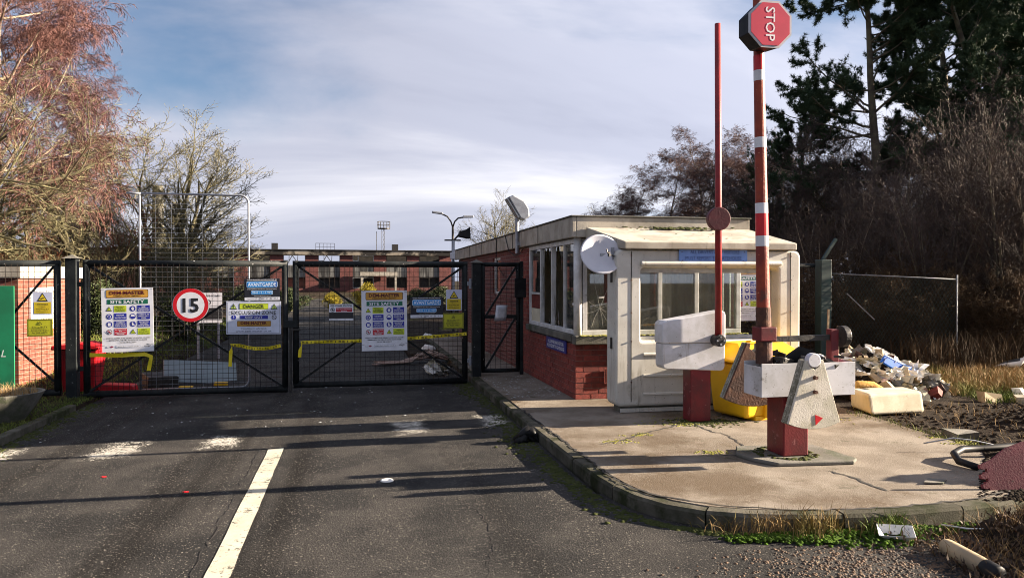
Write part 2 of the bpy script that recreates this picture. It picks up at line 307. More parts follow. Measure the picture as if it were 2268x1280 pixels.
M['dull_galv'] = mat('dull_galvanised', (0.13, 0.14, 0.145), (0.20, 0.21, 0.215), 20, 0.6)
M['dish'] = mat('dish_enamel', (0.56, 0.56, 0.60), (0.50, 0.50, 0.54), 3, 0.45, dirt=((0.3, 0.3, 0.3), 4, 0.66, 0.8))
M['copper'] = mat('stripped_cable', (0.36, 0.27, 0.22), (0.20, 0.13, 0.10), 5, 0.5)
M['interior'] = mat('painted_interior', (0.72, 0.66, 0.50), (0.60, 0.54, 0.40), 1.5, 0.8, dirt=((0.2, 0.17, 0.12), 2, 0.6, 0.8))
M['board'] = mat('old_board', (0.42, 0.32, 0.19), (0.30, 0.23, 0.14), 3, 0.8)
M['dark'] = mat('char_and_dark_gaps', (0.012, 0.011, 0.010), (0.03, 0.026, 0.022), 2, 0.9)  # near-black for charred parts, joints, and shade painted inside rooms
M['glass'] = glass('window_glass', (0.72, 0.77, 0.75), 0.22, 0.12); M['shard'] = glass('broken_glass', (0.8, 0.85, 0.85), 0.2, 0.2)
M['blind'] = mat('pale_blind', (0.42, 0.45, 0.41), (0.33, 0.36, 0.33), 3, 0.8)
M['moss'] = mat('moss', (0.062, 0.115, 0.010), (0.026, 0.050, 0.006), 14, 0.95, bump=0.9, bsc=60, bdist=0.02, spec=0.1)
M['dark_moss'] = mat('dark_moss', (0.035, 0.042, 0.012), (0.055, 0.062, 0.020), 10, 0.95, bump=0.9, bsc=60, bdist=0.02, spec=0.1)
M['yellow_moss'] = mat('yellow_moss', (0.26, 0.24, 0.03), (0.15, 0.15, 0.02), 20, 0.95, bump=0.9, bsc=80, bdist=0.02)
M['grass'] = mat('grass_blades', (0.085, 0.125, 0.022), (0.14, 0.15, 0.035), 0.8, 0.8, spec=0.15)
M['dry_grass'] = mat('dry_grass', (0.30, 0.20, 0.09), (0.17, 0.105, 0.045), 0.9, 0.85, dirt=((0.14, 0.14, 0.035), 0.6, 0.52, 0.65), spec=0.15)
M['litter'] = mat('dead_leaves', (0.11, 0.065, 0.035), (0.05, 0.032, 0.02), 6, 0.8, dirt=((0.3, 0.24, 0.16), 9, 0.62, 0.7))
M['bark'] = mat('bark', (0.085, 0.068, 0.050), (0.14, 0.125, 0.075), 5, 0.95, bump=0.5, bsc=25, bdist=0.02)
M['olive_bark'] = mat('lichened_bark', (0.095, 0.082, 0.040), (0.055, 0.045, 0.026), 5, 0.95, bump=0.4, bsc=25, bdist=0.02)
M['birch_bark'] = mat('birch_bark', (0.25, 0.20, 0.14), (0.13, 0.09, 0.06), 4, 0.8, dirt=((0.04, 0.03, 0.025), 5, 0.6, 0.66))
M['twig_red'] = mat('birch_twigs', (0.125, 0.052, 0.040), (0.085, 0.037, 0.030), 2, 0.85)
M['twig_olive'] = mat('olive_twigs', (0.135, 0.120, 0.058), (0.088, 0.076, 0.038), 2, 0.85)
M['twig_dark'] = mat('dark_twigs', (0.055, 0.042, 0.036), (0.085, 0.06, 0.048), 2, 0.9)
M['twig_brown'] = mat('brown_twigs', (0.075, 0.050, 0.034), (0.036, 0.026, 0.020), 2, 0.85)
M['needle'] = mat('pine_needles', (0.030, 0.056, 0.028), (0.050, 0.082, 0.036), 1.2, 0.7, spec=0.2)
M['leaf_dark'] = mat('evergreen_leaves', (0.022, 0.035, 0.012), (0.05, 0.065, 0.018), 1.5, 0.6, spec=0.3)
M['leaf_yellow'] = mat('yellow_leaves', (0.20, 0.165, 0.014), (0.27, 0.215, 0.02), 3, 0.7, spec=0.2)
M['bracken'] = mat('dead_bracken', (0.075, 0.048, 0.025), (0.038, 0.026, 0.016), 1.5, 0.9, spec=0.1)

# ------------------------------------------------------------------ ground, road, pavement
rng = random.Random(7); nrs = np.random.RandomState(11)
def zr(x): return -0.02 * (1.94 - x) if x < 1.94 else 0.0          # road crossfall to the left
def sstep(t, a, b):
    t = np.clip((t - a) / (b - a), 0, 1); return t * t * (3 - 2 * t)
_wv = [(nrs.uniform(-3, 3), nrs.uniform(-3, 3), nrs.uniform(0, 6.3)) for _ in range(14)]
def wob(x, y, f=1.0): return sum(np.sin(f * (a * x + b * y) + c) for a, b, c in _wv) / 14
def gz(x, y):
    x = np.asarray(x, float); y = np.asarray(y, float)
    left = -0.05 + 0.42 * sstep(y, 14.5, 19) * sstep(-x, 3.9, 5.2) * (1 - sstep(y, 40, 60))
    right = 0.05 + 0.05 * wob(x, y, 1.3)
    right = right + 0.30 * np.exp(-((x - 8.6) / 1.5) ** 2 - ((y - 7.2) / 0.8) ** 2)          # dark soil heap
    right = right + 0.34 * np.exp(-((x - 5.6) / 1.2) ** 2 - ((y - 3.75) / 0.75) ** 2) * sstep(x, 3.2, 4.8)   # leaf and soil bank beside the kerb
    right = right + 0.95 * np.exp(-((x - 7.1) / 0.8) ** 2 - ((y - 5.25) / 0.45) ** 2)          # unseen heap, added outside the view to shade the slab corner
    right = right + 0.25 * sstep(x, 9, 15) + 0.25 * np.exp(-((x - 9.3) / 2.0) ** 2 - ((y - 11.2) / 1.2) ** 2) * 0.6
    right = right + 0.02 * wob(x, y, 4.0)
    lw = sstep(-x, 3.95, 4.15); rw = sstep(x, 5.7, 6.1)
    br = sstep(y, 4.9, 4.6) if False else (1 - sstep(y, 4.55, 4.75))
    rw = np.maximum(rw, br * sstep(x, 3.7, 4.3))
    rw = rw * (1 - (1 - sstep(x, 5.5, 5.7)) * sstep(y, 4.7, 4.9))
    z = -0.35 + (left + 0.35) * lw + (right + 0.35) * rw
    far = sstep(y, 62, 70)
    return z * (1 - far) + (-0.03) * far
def lines(lo, f0, f1, hi, step):
    a = [lo * (1 - t ** 0.35) + f0 * t ** 0.35 for t in np.linspace(0, 1, 10)[:-1]]
    return np.array(a + list(np.arange(f0, f1, step)) + [f1 + (hi - f1) * t ** 2.5 for t in np.linspace(0, 1, 10)])
gx = lines(-600, -13, 19, 600, 0.13); gy = lines(-300, 0.5, 31, 900, 0.15)
GX, GY = np.meshgrid(gx, gy); GZ = gz(GX, GY)
nxg, nyg = len(gx), len(gy)
me = bpy.data.meshes.new('ground')
idx = np.arange(nxg * nyg).reshape(nyg, nxg)
quads = np.stack([idx[:-1, :-1], idx[:-1, 1:], idx[1:, 1:], idx[1:, :-1]], -1).reshape(-1, 4)
def np_mesh(name, V, F, mats, smooth=False):
    me = bpy.data.meshes.new(name); V = np.asarray(V, np.float32); F = np.asarray(F, np.int32); k = F.shape[1]
    me.vertices.add(len(V)); me.vertices.foreach_set('co', V.ravel()); me.loops.add(F.size); me.loops.foreach_set('vertex_index', F.ravel())
    me.polygons.add(len(F)); me.polygons.foreach_set('loop_start', np.arange(0, F.size, k, dtype=np.int32)); me.polygons.foreach_set('loop_total', np.full(len(F), k, np.int32))
    for m in (mats if isinstance(mats, (list, tuple)) else [mats]): me.materials.append(m)
    me.update(calc_edges=True)
    if smooth: me.polygons.foreach_set('use_smooth', np.ones(len(F), bool))
    return me
tag(link('ground', np_mesh('ground', np.stack([GX, GY, GZ], -1).reshape(-1, 3), quads, M['soil'], True)), kind='structure')

mb = MB()
xs = [-3.9, -2.5, -0.8, 0.6, 1.94]
ys = [-8, 0, 4, 8, 12, 16, 20, 26, 34, 44, 60, 80]
mb.add([(x, y, zr(x)) for y in ys for x in xs], [(j*5+i, j*5+i+1, (j+1)*5+i+1, (j+1)*5+i) for j in range(len(ys)-1) for i in range(4)])
mb.add([(1.94, -8, 0), (9, -8, 0), (9, 1.5, 0), (4.6, 4.2, 0), (4.4, 6, 0), (1.94, 6, 0)], [(0, 1, 2, 3, 4, 5)])
mb.add([(-3.9, -8, zr(-3.9)), (-3.9, 3, zr(-3.9)), (-14, 1, zr(-3.9)), (-14, -8, zr(-3.9))], [(0, 1, 2, 3)])
mb.add([(-30, 26, -0.02), (-3.9, 26, zr(-3.9) + 0.0), (-3.9, 44, zr(-3.9)), (-30, 44, -0.02)], [(0, 1, 2, 3)])
road = struct('road', mb, M['asphalt'])

# kerb and footway slab
kpath = [(1.94, 22), (1.94, 14), (1.94, 12), (1.94, 9.5), (1.95, 7.9), (1.96, 6.74), (2.0, 5.9), (2.13, 5.40), (2.40, 5.05), (2.81, 4.86), (3.42, 4.74), (4.16, 4.74), (5.0, 4.84), (5.6, 5.1)]
def resample(path, step):
    P = [np.array(p, float) for p in path]; out = [P[0]]
    # Catmull-Rom refine, then even spacing
    fine = []
    for i in range(len(P) - 1):
        p0, p1, p2, p3 = P[max(i-1, 0)], P[i], P[i+1], P[min(i+2, len(P)-1)]
        for t in np.linspace(0, 1, 24, endpoint=False):
            fine.append(0.5*((2*p1) + (-p0+p2)*t + (2*p0-5*p1+4*p2-p3)*t*t + (-p0+3*p1-3*p2+p3)*t**3))
    fine.append(P[-1]); acc = 0
    for a, b in zip(fine[:-1], fine[1:]):
        acc += np.linalg.norm(b - a)
        if acc >= step: out.append(b); acc = 0
    return out
kp = resample(kpath, 0.30)
def off(i, d):
    t = kp[min(i+1, len(kp)-1)] - kp[max(i-1, 0)]; t = t / np.linalg.norm(t); return kp[i] + np.array([-t[1], t[0]]) * d
inner = [off(i, 0.125) for i in range(len(kp))]
slab = [tuple(p) for p in inner] + [(5.86, 5.7), (5.92, 6.3), (5.94, 6.9), (6.0, 7.5), (6.08, 8.2), (6.12, 9.2), (6.15, 10.4), (5.3, 10.4), (5.3, 22)]
mb = MB(); mb.prism(slab[::-1], -0.1, 0.12, 'z')
pave = struct('pavement', mb, M['concrete'])
step = 3
for i in range(0, len(kp) - step, step):
    mb = MB(); n = step; g = 0.007
    o_, n_ = [], []
    for j in range(n + 1):
        a = kp[i+j]; b = off(i+j, 0.121)
        o_.append((a[0], a[1])); n_.append((b[0], b[1]))
    prof = lambda a, b: [(a[0], a[1], -0.1), (a[0], a[1], 0.092), (a[0]*0.86+b[0]*0.14, a[1]*0.86+b[1]*0.14, 0.116), (b[0], b[1], 0.117), (b[0], b[1], -0.1)]
    rows = [prof(a, b) for a, b in zip(o_, n_)]
    d0 = Vector((o_[1][0]-o_[0][0], o_[1][1]-o_[0][1], 0)).normalized() * g
    rows[0] = [tuple(Vector(p) + d0) for p in rows[0]]; rows[-1] = [tuple(Vector(p) - d0) for p in rows[-1]]
    dz = rng.uniform(-0.006, 0.004)
    vs_ = [(p[0], p[1], p[2] + (dz if p[2] > 0 else 0)) for r_ in rows for p in r_]
    fs_ = [(a*5+k, a*5+(k+1) % 5, (a+1)*5+(k+1) % 5, (a+1)*5+k) for a in range(n) for k in range(5)] + [(4,3,2,1,0), tuple(n*5+k for k in range(5))]
    mb.add(vs_, fs_); link('kerb_stone', mesh_from('kerb_stone', mb, M['kerb']), pave)
# left kerb, half sunk in the verge
for i in range(7):
    mb = MB(); y0 = 5.6 + i * 0.915; mb.box(-4.02, -3.90, y0, y0 + 0.905, -0.3, -0.02 + rng.uniform(-0.012, 0.01))
    ob = link('kerb_stone', mesh_from('kerb_stone', mb, M['kerb']), road); bevel(ob, 0.012)
# cracks and mossy joints in the slab
def strip(path, w, z, jitter=0.02):
    P = resample(path, 0.05); vs_, fs_ = [], []
    for i, p in enumerate(P):
        t = P[min(i+1, len(P)-1)] - P[max(i-1, 0)]; t = t / (np.linalg.norm(t) + 1e-9); nn = np.array([-t[1], t[0]])
        c = p + nn * rng.uniform(-jitter, jitter); ww = w * rng.uniform(0.35, 1.2) * (1 if 0 < i < len(P)-1 else 0.1)
        vs_ += [(*(c - nn*ww/2), z), (*(c + nn*ww/2), z)]
    for i in range(len(P) - 1): fs_.append((2*i, 2*i+1, 2*i+3, 2*i+2))
    return vs_, fs_
for pth, w in (([(2.39, 7.29), (2.58, 7.36), (2.78, 7.5), (2.98, 7.69), (3.24, 7.84), (3.59, 8.09)], 0.03), ([(3.79, 8.1), (3.76, 7.66), (3.84, 7.44), (3.74, 6.97), (3.72, 6.66)], 0.022),
               ([(3.23, 6.76), (3.32, 6.65), (3.56, 6.47)], 0.03), ([(3.95, 5.88), (4.01, 5.74), (4.03, 5.56), (4.02, 5.36), (4.02, 5.18)], 0.035), ([(4.63, 8.1), (4.92, 8.1), (5.26, 8.09), (5.91, 8.08)], 0.04),
               ([tuple(p + np.array([0.0, 0.0])) for p in inner[34:68:4]], 0.028)):
    mb = MB(); mb.add(*strip(pth, w, 0.1235)); link('crack', mesh_from('crack', mb, M['dark']), pave)
for pth, w in (([(-0.99, 3.0), (-0.985, 5.0), (-0.99, 7.0), (-0.97, 9.2)], 0.012), ([(-3.6, 10.2), (-2.2, 10.05), (-0.6, 10.15), (0.6, 10.0)], 0.014), ([(0.7, 4.2), (0.95, 5.4), (0.8, 6.3)], 0.010)):
    vs_, fs_ = strip(pth, w, 0); mb = MB(); mb.add([(x, y, zr(x) + 0.003) for x, y, z in vs_], fs_); link('road_crack', mesh_from('road_crack', mb, M['dark']), road)
# painted markings
def sheet(name, pts, m, dz=0.004, n=10):
    mb = MB(); mb.add([(x, y, zr(x) + dz) for x, y in pts], [tuple(range(len(pts)))]); return struct(name, mb, m)
cl = [(-0.90, -1.0)] + [(-0.90 + rng.uniform(-0.004, 0.004), y) for y in np.arange(0.5, 8.5, 0.25)] + [(-0.905, 8.52), (-0.745, 8.55)] + [(-0.745 + rng.uniform(-0.004, 0.004), y) for y in np.arange(8.3, 0.4, -0.25)] + [(-0.745, -1.0)]
sheet('centre_line_marking', cl[::-1], M['line'])
for k, (x0, x1, y0, y1) in enumerate(((-3.95, -3.45, 8.6, 9.45), (-2.85, -2.2, 8.42, 9.5), (-1.72, -1.2, 8.62, 9.5), (0.38, 0.9, 8.75, 9.85), (1.42, 1.93, 8.92, 9.98))):
    sheet('worn_block_marking', [(max(x0, -3.89), y0), (x1, y0), (x1, y1), (max(x0, -3.89), y1)], M['worn'])

# moss along the gutter and the kerb foot
def clumps(name, pts, mats, parent=None, seg=7, flat=0.45, kind='stuff', label=None, cat=None):
    """low lumpy cushions: pts = (x, y, z, radius)"""
    V, F = [], []
    for x, y, z, r in pts:
        b = len(V); a0 = rng.uniform(0, 6.3)
        for ring_, h in ((1.0, 0.0), (0.66, 0.65)):
            for k in range(seg):
                a = a0 + 2*math.pi*k/seg; rr = r * ring_ * rng.uniform(0.65, 1.25); V.append((x + rr*math.cos(a), y + rr*math.sin(a), z + r*flat*h*rng.uniform(0.7, 1.2)))
        V.append((x, y, z + r*flat*rng.uniform(0.8, 1.1)))
        for k in range(seg):
            k2 = (k+1) % seg; F.append((b+k, b+k2, b+seg+k2)); F.append((b+k, b+seg+k2, b+seg+k)); F.append((b+seg+k, b+seg+k2, b+2*seg))
    o = link(name, np_mesh(name, V, F, mats, True), parent); tag(o, label, cat, None, kind); return o
def blades(name, pts, m, parent=None, label=None, cat=None, kind='stuff'):
    """pts = (x, y, z, height, lean_x, lean_y, width): one bent blade of three triangles each"""
    A = np.array(pts, float); n = len(A); ang = nrs.uniform(0, 2*np.pi, n); wx = np.cos(ang)*A[:, 6]/2; wy = np.sin(ang)*A[:, 6]/2
    b0 = np.stack([A[:, 0]-wx, A[:, 1]-wy, A[:, 2]-0.01], -1); b1 = np.stack([A[:, 0]+wx, A[:, 1]+wy, A[:, 2]-0.01], -1)
    m0 = np.stack([A[:, 0]+A[:, 4]*0.35-wx*0.8, A[:, 1]+A[:, 5]*0.35-wy*0.8, A[:, 2]+A[:, 3]*0.6], -1); m1 = m0 + np.stack([wx*1.6, wy*1.6, 0*wx], -1)
    t = np.stack([A[:, 0]+A[:, 4], A[:, 1]+A[:, 5], A[:, 2]+A[:, 3]], -1)
    V = np.stack([b0, b1, m0, m1, t], 1).reshape(-1, 3); i = np.arange(n)[:, None]*5
    F = np.concatenate([i+[0, 1, 3], i+[0, 3, 2], i+[2, 3, 4]], 0)
    o = link(name, np_mesh(name, V, F, m), parent); tag(o, label, cat, None, kind); return o
gut = resample([(1.90, 13), (1.90, 11), (1.88, 9), (1.86, 7.4), (1.88, 6.3), (2.02, 5.42), (2.32, 5.02), (2.8, 4.80), (3.42, 4.69), (4.2, 4.69), (4.9, 4.76)], 0.04)
pts = []
for p in gut:
    wd = 0.14 + 0.12 * (0.5 + 0.5*math.sin(p[1]*1.7))
    for k in range(15): pts.append((p[0] + 0.03 - abs(rng.gauss(0, wd*0.6)), p[1] + rng.uniform(-0.05, 0.05), zr(p[0]-0.1), rng.uniform(0.008, 0.028)) if p[1] > 5.3 else (p[0] + rng.uniform(-0.03, 0.03), p[1] - abs(rng.gauss(0, 0.035)), 0.0, rng.uniform(0.010, 0.036)))
clumps('gutter_moss', pts, M['dark_moss'], label='dark moss and silt along the foot of the long kerb', cat='moss')
pts = []
for k in range(5200):
    t = rng.random(); x = 2.5 + 1.75*t + rng.uniform(-0.1, 0.1); y = 4.84 - 0.10*t - abs(rng.gauss(0, 0.13*(0.35 + 0.65*math.exp(-((t-0.5)/0.25)**2)))) - 0.02
    if wob(x*3, y*3, 2.2) < -0.12 and rng.random() < 0.8: continue
    pts.append((x, y - 0.03, rng.uniform(0.0, 0.022), rng.uniform(0.006, 0.021)))
clumps('bright_moss', pts, M['moss'], flat=0.8, label='bright green moss cushion below the rounded kerb', cat='moss')
pts = [(rng.gauss(x, s), rng.gauss(y, s*0.6), 0.12, rng.uniform(0.006, 0.018)) for x, y, s, n in ((2.63, 7.37, 0.09, 60), (2.95, 7.63, 0.08, 50), (3.30, 6.72, 0.07, 60), (3.66, 8.12, 0.09, 70), (5.3, 8.08, 0.25, 90), (5.93, 6.9, 0.05, 40), (5.95, 6.6, 0.08, 60), (3.7, 8.25, 0.25, 90)) for _ in range(n)]
pts += [(5.88 + rng.uniform(-0.06, 0.06) + 0.03*(y-6), y, 0.11, rng.uniform(0.008, 0.03)) for y in np.arange(5.7, 8.3, 0.02)]
clumps('slab_moss', pts, M['yellow_moss'], label='yellow moss in the cracks and edges of the concrete slab', cat='moss')
# dried tufts at the kerb
pts = []
for cx, cy, n, h, s in ((2.82, 4.83, 150, 0.17, 0.13), (3.10, 4.72, 220, 0.19, 0.12), (3.55, 4.70, 60, 0.12, 0.1), (2.55, 4.93, 60, 0.1, 0.08)):
    for k in range(n): pts.append((rng.gauss(cx, s), rng.gauss(cy, 0.05), 0.0, h*rng.uniform(0.4, 1.2), rng.gauss(0, 0.07), rng.gauss(-0.03, 0.05), 0.006))
blades('dry_tufts', pts, M['dry_grass'], label='withered brown grass tufts growing at the kerb foot', cat='grass')
pts = [(rng.gauss(3.62, 0.09), rng.gauss(4.68, 0.04), 0.0, rng.uniform(0.06, 0.17), rng.gauss(0, 0.05), rng.gauss(0, 0.05), 0.009) for _ in range(120)]
pts += [(rng.uniform(5.88, 6.1), rng.uniform(6.2, 8.4), 0.1, rng.uniform(0.03, 0.1), rng.gauss(0, 0.04), rng.gauss(0, 0.04), 0.005) for _ in range(260)]
blades('green_tufts', pts, M['grass'], label='small green grass tufts at the slab edge', cat='grass')

# ------------------------------------------------------------------ gatehouse
GX0, GX1, GY0, GY1, GZ0 = 2.95, 5.42, 10.06, 22.0, 0.12
gh = Thing('gatehouse', 'flat-roofed red brick gatehouse with pale fascia and broken side windows', 'building', (2.95, 10.06, 0.12))
ms = 0.008
mb = MB()
mb.box(GX0 + ms, GX0 + 0.22, GY0 + ms, 13.72, GZ0 - 0.1, 0.87)                         # below the side window
mb.box(GX0 + 0.22, GX1 - 0.22, GY0 + ms, GY0 + 0.22, GZ0 - 0.1, 0.87)                   # below the front window
mb.box(GX0 + ms, GX0 + 0.22, 12.93, 13.72, 0.87, 2.32)                                 # pier by the foot gate
gh.part('mortar_wall', mb, M['mortar'])
mb = MB()   # rest of the long side with two narrow windows
ys_ = [(13.72, 15.55, 0.02, 2.32), (15.55, 16.45, 0.02, 1.45), (15.55, 16.45, 2.22, 2.32), (16.45, 18.3, 0.02, 2.32), (18.3, 19.4, 0.02, 1.45), (18.3, 19.4, 2.22, 2.32), (19.4, 22.0, 0.02, 2.32)]
for a, b, c, d in ys_: mb.box(GX0, GX0 + 0.22, a, b, c, d)
gh.part('side_wall', mb, M['brick_y'])
mb = MB(); mb.box(GX1 - 0.22, GX1, GY0 + 0.22, GY1, 0.02, 2.32); mb.box(GX1 - 0.22, GX1, GY0, GY0 + 0.22, 0.02, 0.87); mb.box(GX0 + 0.22, GX1 - 0.22, 21.78, 22.0, 0.02, 2.32)
gh.part('rear_wall', mb, M['brick_x'])
# single bricks of the near walls
bs = MB(); bs.box(-0.1075, 0.1075, 0, 0.02, 0, 0.065); b_full = mesh_from('brick', bs, M['brick'])
bs = MB(); bs.box(-0.051, 0.051, 0, 0.02, 0, 0.065); b_half = mesh_from('brick_half', bs, M['brick'])
def brick_at(u, z, side, half=False, jit=0.0025):
    o = bpy.data.objects.new('brick', b_half if half else b_full); COL.objects.link(o); o.parent = gh.o
    p = rng.uniform(-jit, jit)
    if side == 'f': o.location = (GX0 + u - 2.95, p, z - 0.12)
    else: o.location = (p, u - 10.06, z - 0.12); o.rotation_euler = (0, 0, R(-90))
for c in range(10):
    z = 0.125 + c * 0.075; odd = c % 2
    # front: from the corner to well behind the booth panel
    u = 0.0
    if odd: brick_at(0.051, z, 'f', True); u = 0.112
    k = 0
    while u + 0.215 < 1.15: brick_at(u + 0.1075, z, 'f'); u += 0.225
    v = GY0 + 0.0
    if not odd: brick_at(v + 0.051 + 0.022, z, 's', True); v += 0.134
    else: v += 0.022
    while v + 0.215 < 13.73: brick_at(v + 0.1075, z, 's'); v += 0.225
for c in range(10, 29):
    z = 0.125 + c * 0.075; v = 12.94 + (0.112 if c % 2 else 0)
    if c % 2: brick_at(12.94 + 0.051, z, 's', True)
    while v + 0.215 < 13.73: brick_at(v + 0.1075, z, 's'); v += 0.225
# sills
mb = MB(); mb.box(GX0 - 0.05, GX0 + 0.2, GY0 + 0.10, 12.95, 0.90, 1.0); s1 = gh.part('side_sill', mb, M['dark_concrete'], 0.012)
mb = MB(); mb.box(GX0 - 0.03, GX1 + 0.06, GY0 - 0.09, GY0 + 0.098, 0.872, 0.99); s2 = gh.part('front_sill', mb, M['dark_concrete'], 0.012)
# fascia and roof
mb = MB()
mb.box(2.87, 2.93, 9.96, 22.25, 2.325, 2.60); mb.box(2.93, 5.47, 9.96, 10.02, 2.325, 2.60); mb.box(5.41, 5.47, 10.02, 22.25, 2.325, 2.60)
fs = gh.part('fascia', mb, M['fascia'], 0.01)
for y in (11.9, 13.9, 15.6, 17.4, 19.3):
    mb = MB(); mb.box(2.862, 2.868, y, y + 0.02, 2.33, 2.60); gh.part('fascia_joint', mb, M['dark'])
mb = MB(); mb.box(2.935, 5.405, 10.025, 22.2, 2.33, 2.5); rf = gh.part('roof', mb, M['fascia'])
mb = MB(); mb.box(2.85, 5.49, 9.94, 22.27, 2.602, 2.622); gh.part('roof_edge_trim', mb, M['dark_concrete'], parent=rf, bev=0.008)
# floor and inner walls seen through the panes
mb = MB(); mb.box(3.17, 5.2, 10.28, 21.7, 0.13, 0.16); gh.part('floor', mb, M['dark_concrete'])
mb = MB(); mb.box(3.17, 3.75, 13.5, 13.6, 0.16, 2.32); mb.box(3.75, 4.35, 13.5, 13.6, 1.98, 2.32); mb.box(4.35, 5.2, 13.5, 13.6, 0.16, 2.32); gh.part('partition', mb, M['interior'])
mb = MB(); mb.box(4.40, 5.1, 13.44, 13.49, 0.5, 1.9); gh.part('notice_board', mb, M['board'], 0.005)
mb = MB(); mb.box(3.17, 5.2, 13.62, 13.7, 0.16, 2.3); mb.box(5.12, 5.19, 10.3, 13.48, 0.16, 2.3); gh.part('inner_lining', mb, M['interior'])
mb = MB(); mb.box(3.3, 4.9, 10.35, 10.95, 0.82, 0.86); gh.part('desk', mb, M['board'], 0.004)
# side window: white frame, posts, panes (two of them smashed)
wf = MB()
wf.box(2.955, 3.035, 10.10, 12.93, 1.0, 1.06); wf.box(2.955, 3.035, 10.10, 12.93, 2.25, 2.32)
wf.box(2.955, 3.035, 12.86, 12.93, 1.06, 2.25)
sw = gh.part('side_window_frame', wf, M['white_frame'], 0.006)
for y in (12.14, 11.41, 10.71):
    mb = MB(); mb.box(2.96, 3.03, y - 0.018, y + 0.018, 1.06, 2.25); gh.part('mullion', mb, M['white_frame'], 0.005, parent=sw)
mb = MB(); mb.tube((2.99, 10.10, 0.99), (2.99, 10.10, 2.325), 0.058, n=14); gh.part('corner_post', mb, M['white_frame'], smooth=True)
mb = MB(); mb.box(2.985, 2.99, 12.165, 12.86, 1.55, 2.25); gh.part('pane', mb, M['glass'], parent=sw)
mb = MB(); mb.box(2.965, 3.02, 12.165, 12.86, 1.51, 1.545); gh.part('transom', mb, M['white_frame'], 0.004, parent=sw)
mb = MB(); mb.box(2.988, 2.998, 12.165, 12.86, 1.28, 1.505); gh.part('red_panel', mb, M['brick'], parent=sw, label='brick-red panel across the lower part of the far pane')  # brick-coloured panel across the lower part of the pane
mb = MB(); mb.box(2.988, 2.998, 12.165, 12.86, 1.06, 1.275); gh.part('pale_panel', mb, M['interior'], parent=sw)
mb = MB(); mb.box(2.985, 2.99, 10.16, 10.685, 1.06, 2.25); gh.part('pane', mb, M['glass'], parent=sw)
def shards(y0, y1, z0, z1, n, seed):
    r_ = random.Random(seed); m = MB()
    for k in range(n):
        e = r_.randrange(4); t = r_.random(); L_ = r_.uniform(0.06, 0.30); w_ = r_.uniform(0.05, 0.12)
        if e == 0: a, b, c = (y0 + t*(y1-y0-w_), z0), (y0 + t*(y1-y0-w_) + w_, z0), (y0 + t*(y1-y0), z0 + L_)
        elif e == 1: a, b, c = (y0 + t*(y1-y0-w_), z1), (y0 + t*(y1-y0-w_) + w_, z1), (y0 + t*(y1-y0), z1 - L_*1.4)
        elif e == 2: a, b, c = (y0, z0 + t*(z1-z0-0.2)), (y0, z0 + t*(z1-z0-0.2) + 0.2), (y0 + L_*0.35, z0 + t*(z1-z0))
        else: a, b, c = (y1, z0 + t*(z1-z0-0.2)), (y1, z0 + t*(z1-z0-0.2) + 0.2), (y1 - L_*0.35, z0 + t*(z1-z0))
        x = 2.985 + 0.0007 * k
        m.prism([a, b, c], x, x + 0.0005, 'x')
    return m
gh.part('glass_shard', shards(11.435, 12.115, 1.06, 2.25, 11, 3), M['shard'], parent=sw)
gh.part('glass_shard', shards(10.735, 11.385, 1.06, 2.25, 14, 5), M['shard'], parent=sw)
mb = MB(); mb.box(3.0, 3.003, 10.2, 10.48, 1.70, 2.02); nt_ = gh.part('paper_notice', mb, vinyl((0.6, 0.62, 0.64)))
mb = MB()
for a, b, c, d in ((10.36, 10.44, 1.88, 1.96), (10.28, 10.32, 1.88, 1.96), (10.22, 10.25, 1.88, 1.96), (10.22, 10.46, 1.80, 1.805), (10.22, 10.46, 1.77, 1.775)): mb.box(2.9975, 2.9995, a, b, c, d)
gh.part('notice_print', mb, vinyl((0.02, 0.02, 0.03)), parent=nt_)
mb = MB(); mb.box(2.9835, 2.9845, 10.25, 10.33, 1.40, 1.43); gh.part('sticker', mb, vinyl((0.8, 0.8, 0.8)), parent=sw)
# front window
wf = MB(); wf.box(3.05, 5.40, 10.075, 10.15, 0.99, 1.06); wf.box(3.05, 5.40, 10.075, 10.15, 2.22, 2.32); wf.box(5.33, 5.40, 10.075, 10.15, 1.06, 2.22)
fw = gh.part('front_window_frame', wf, M['white_frame'], 0.006)
for x in (3.09, 3.72, 4.18, 4.73):
    mb = MB(); mb.box(x - 0.03, x + 0.03, 10.08, 10.145, 1.06, 2.22); gh.part('mullion', mb, M['white_frame'], 0.005, parent=fw)
for a, b in ((3.12, 3.69), (3.75, 4.15), (4.21, 4.70), (4.76, 5.33)):
    mb = MB(); mb.box(a, b, 10.11, 10.115, 1.06, 2.22); gh.part('pane', mb, M['glass'], parent=fw)
for a, b in ((4.22, 4.7), (4.77, 5.3)):
    mb = MB()
    n_ = 24
    for k in range(n_):
        x0 = a + (b-a)*k/n_; x1 = a + (b-a)*(k+1)/n_; ya = 10.19 + 0.02*math.sin(k*1.3); yb = 10.19 + 0.02*math.sin((k+1)*1.3)
        mb.add([(x0, ya, 1.08), (x1, yb, 1.08), (x1, yb, 1.92), (x0, ya, 1.92)], [(0, 1, 2, 3)])
    gh.part('net_curtain', mb, M['blind'], parent=fw, smooth=True)
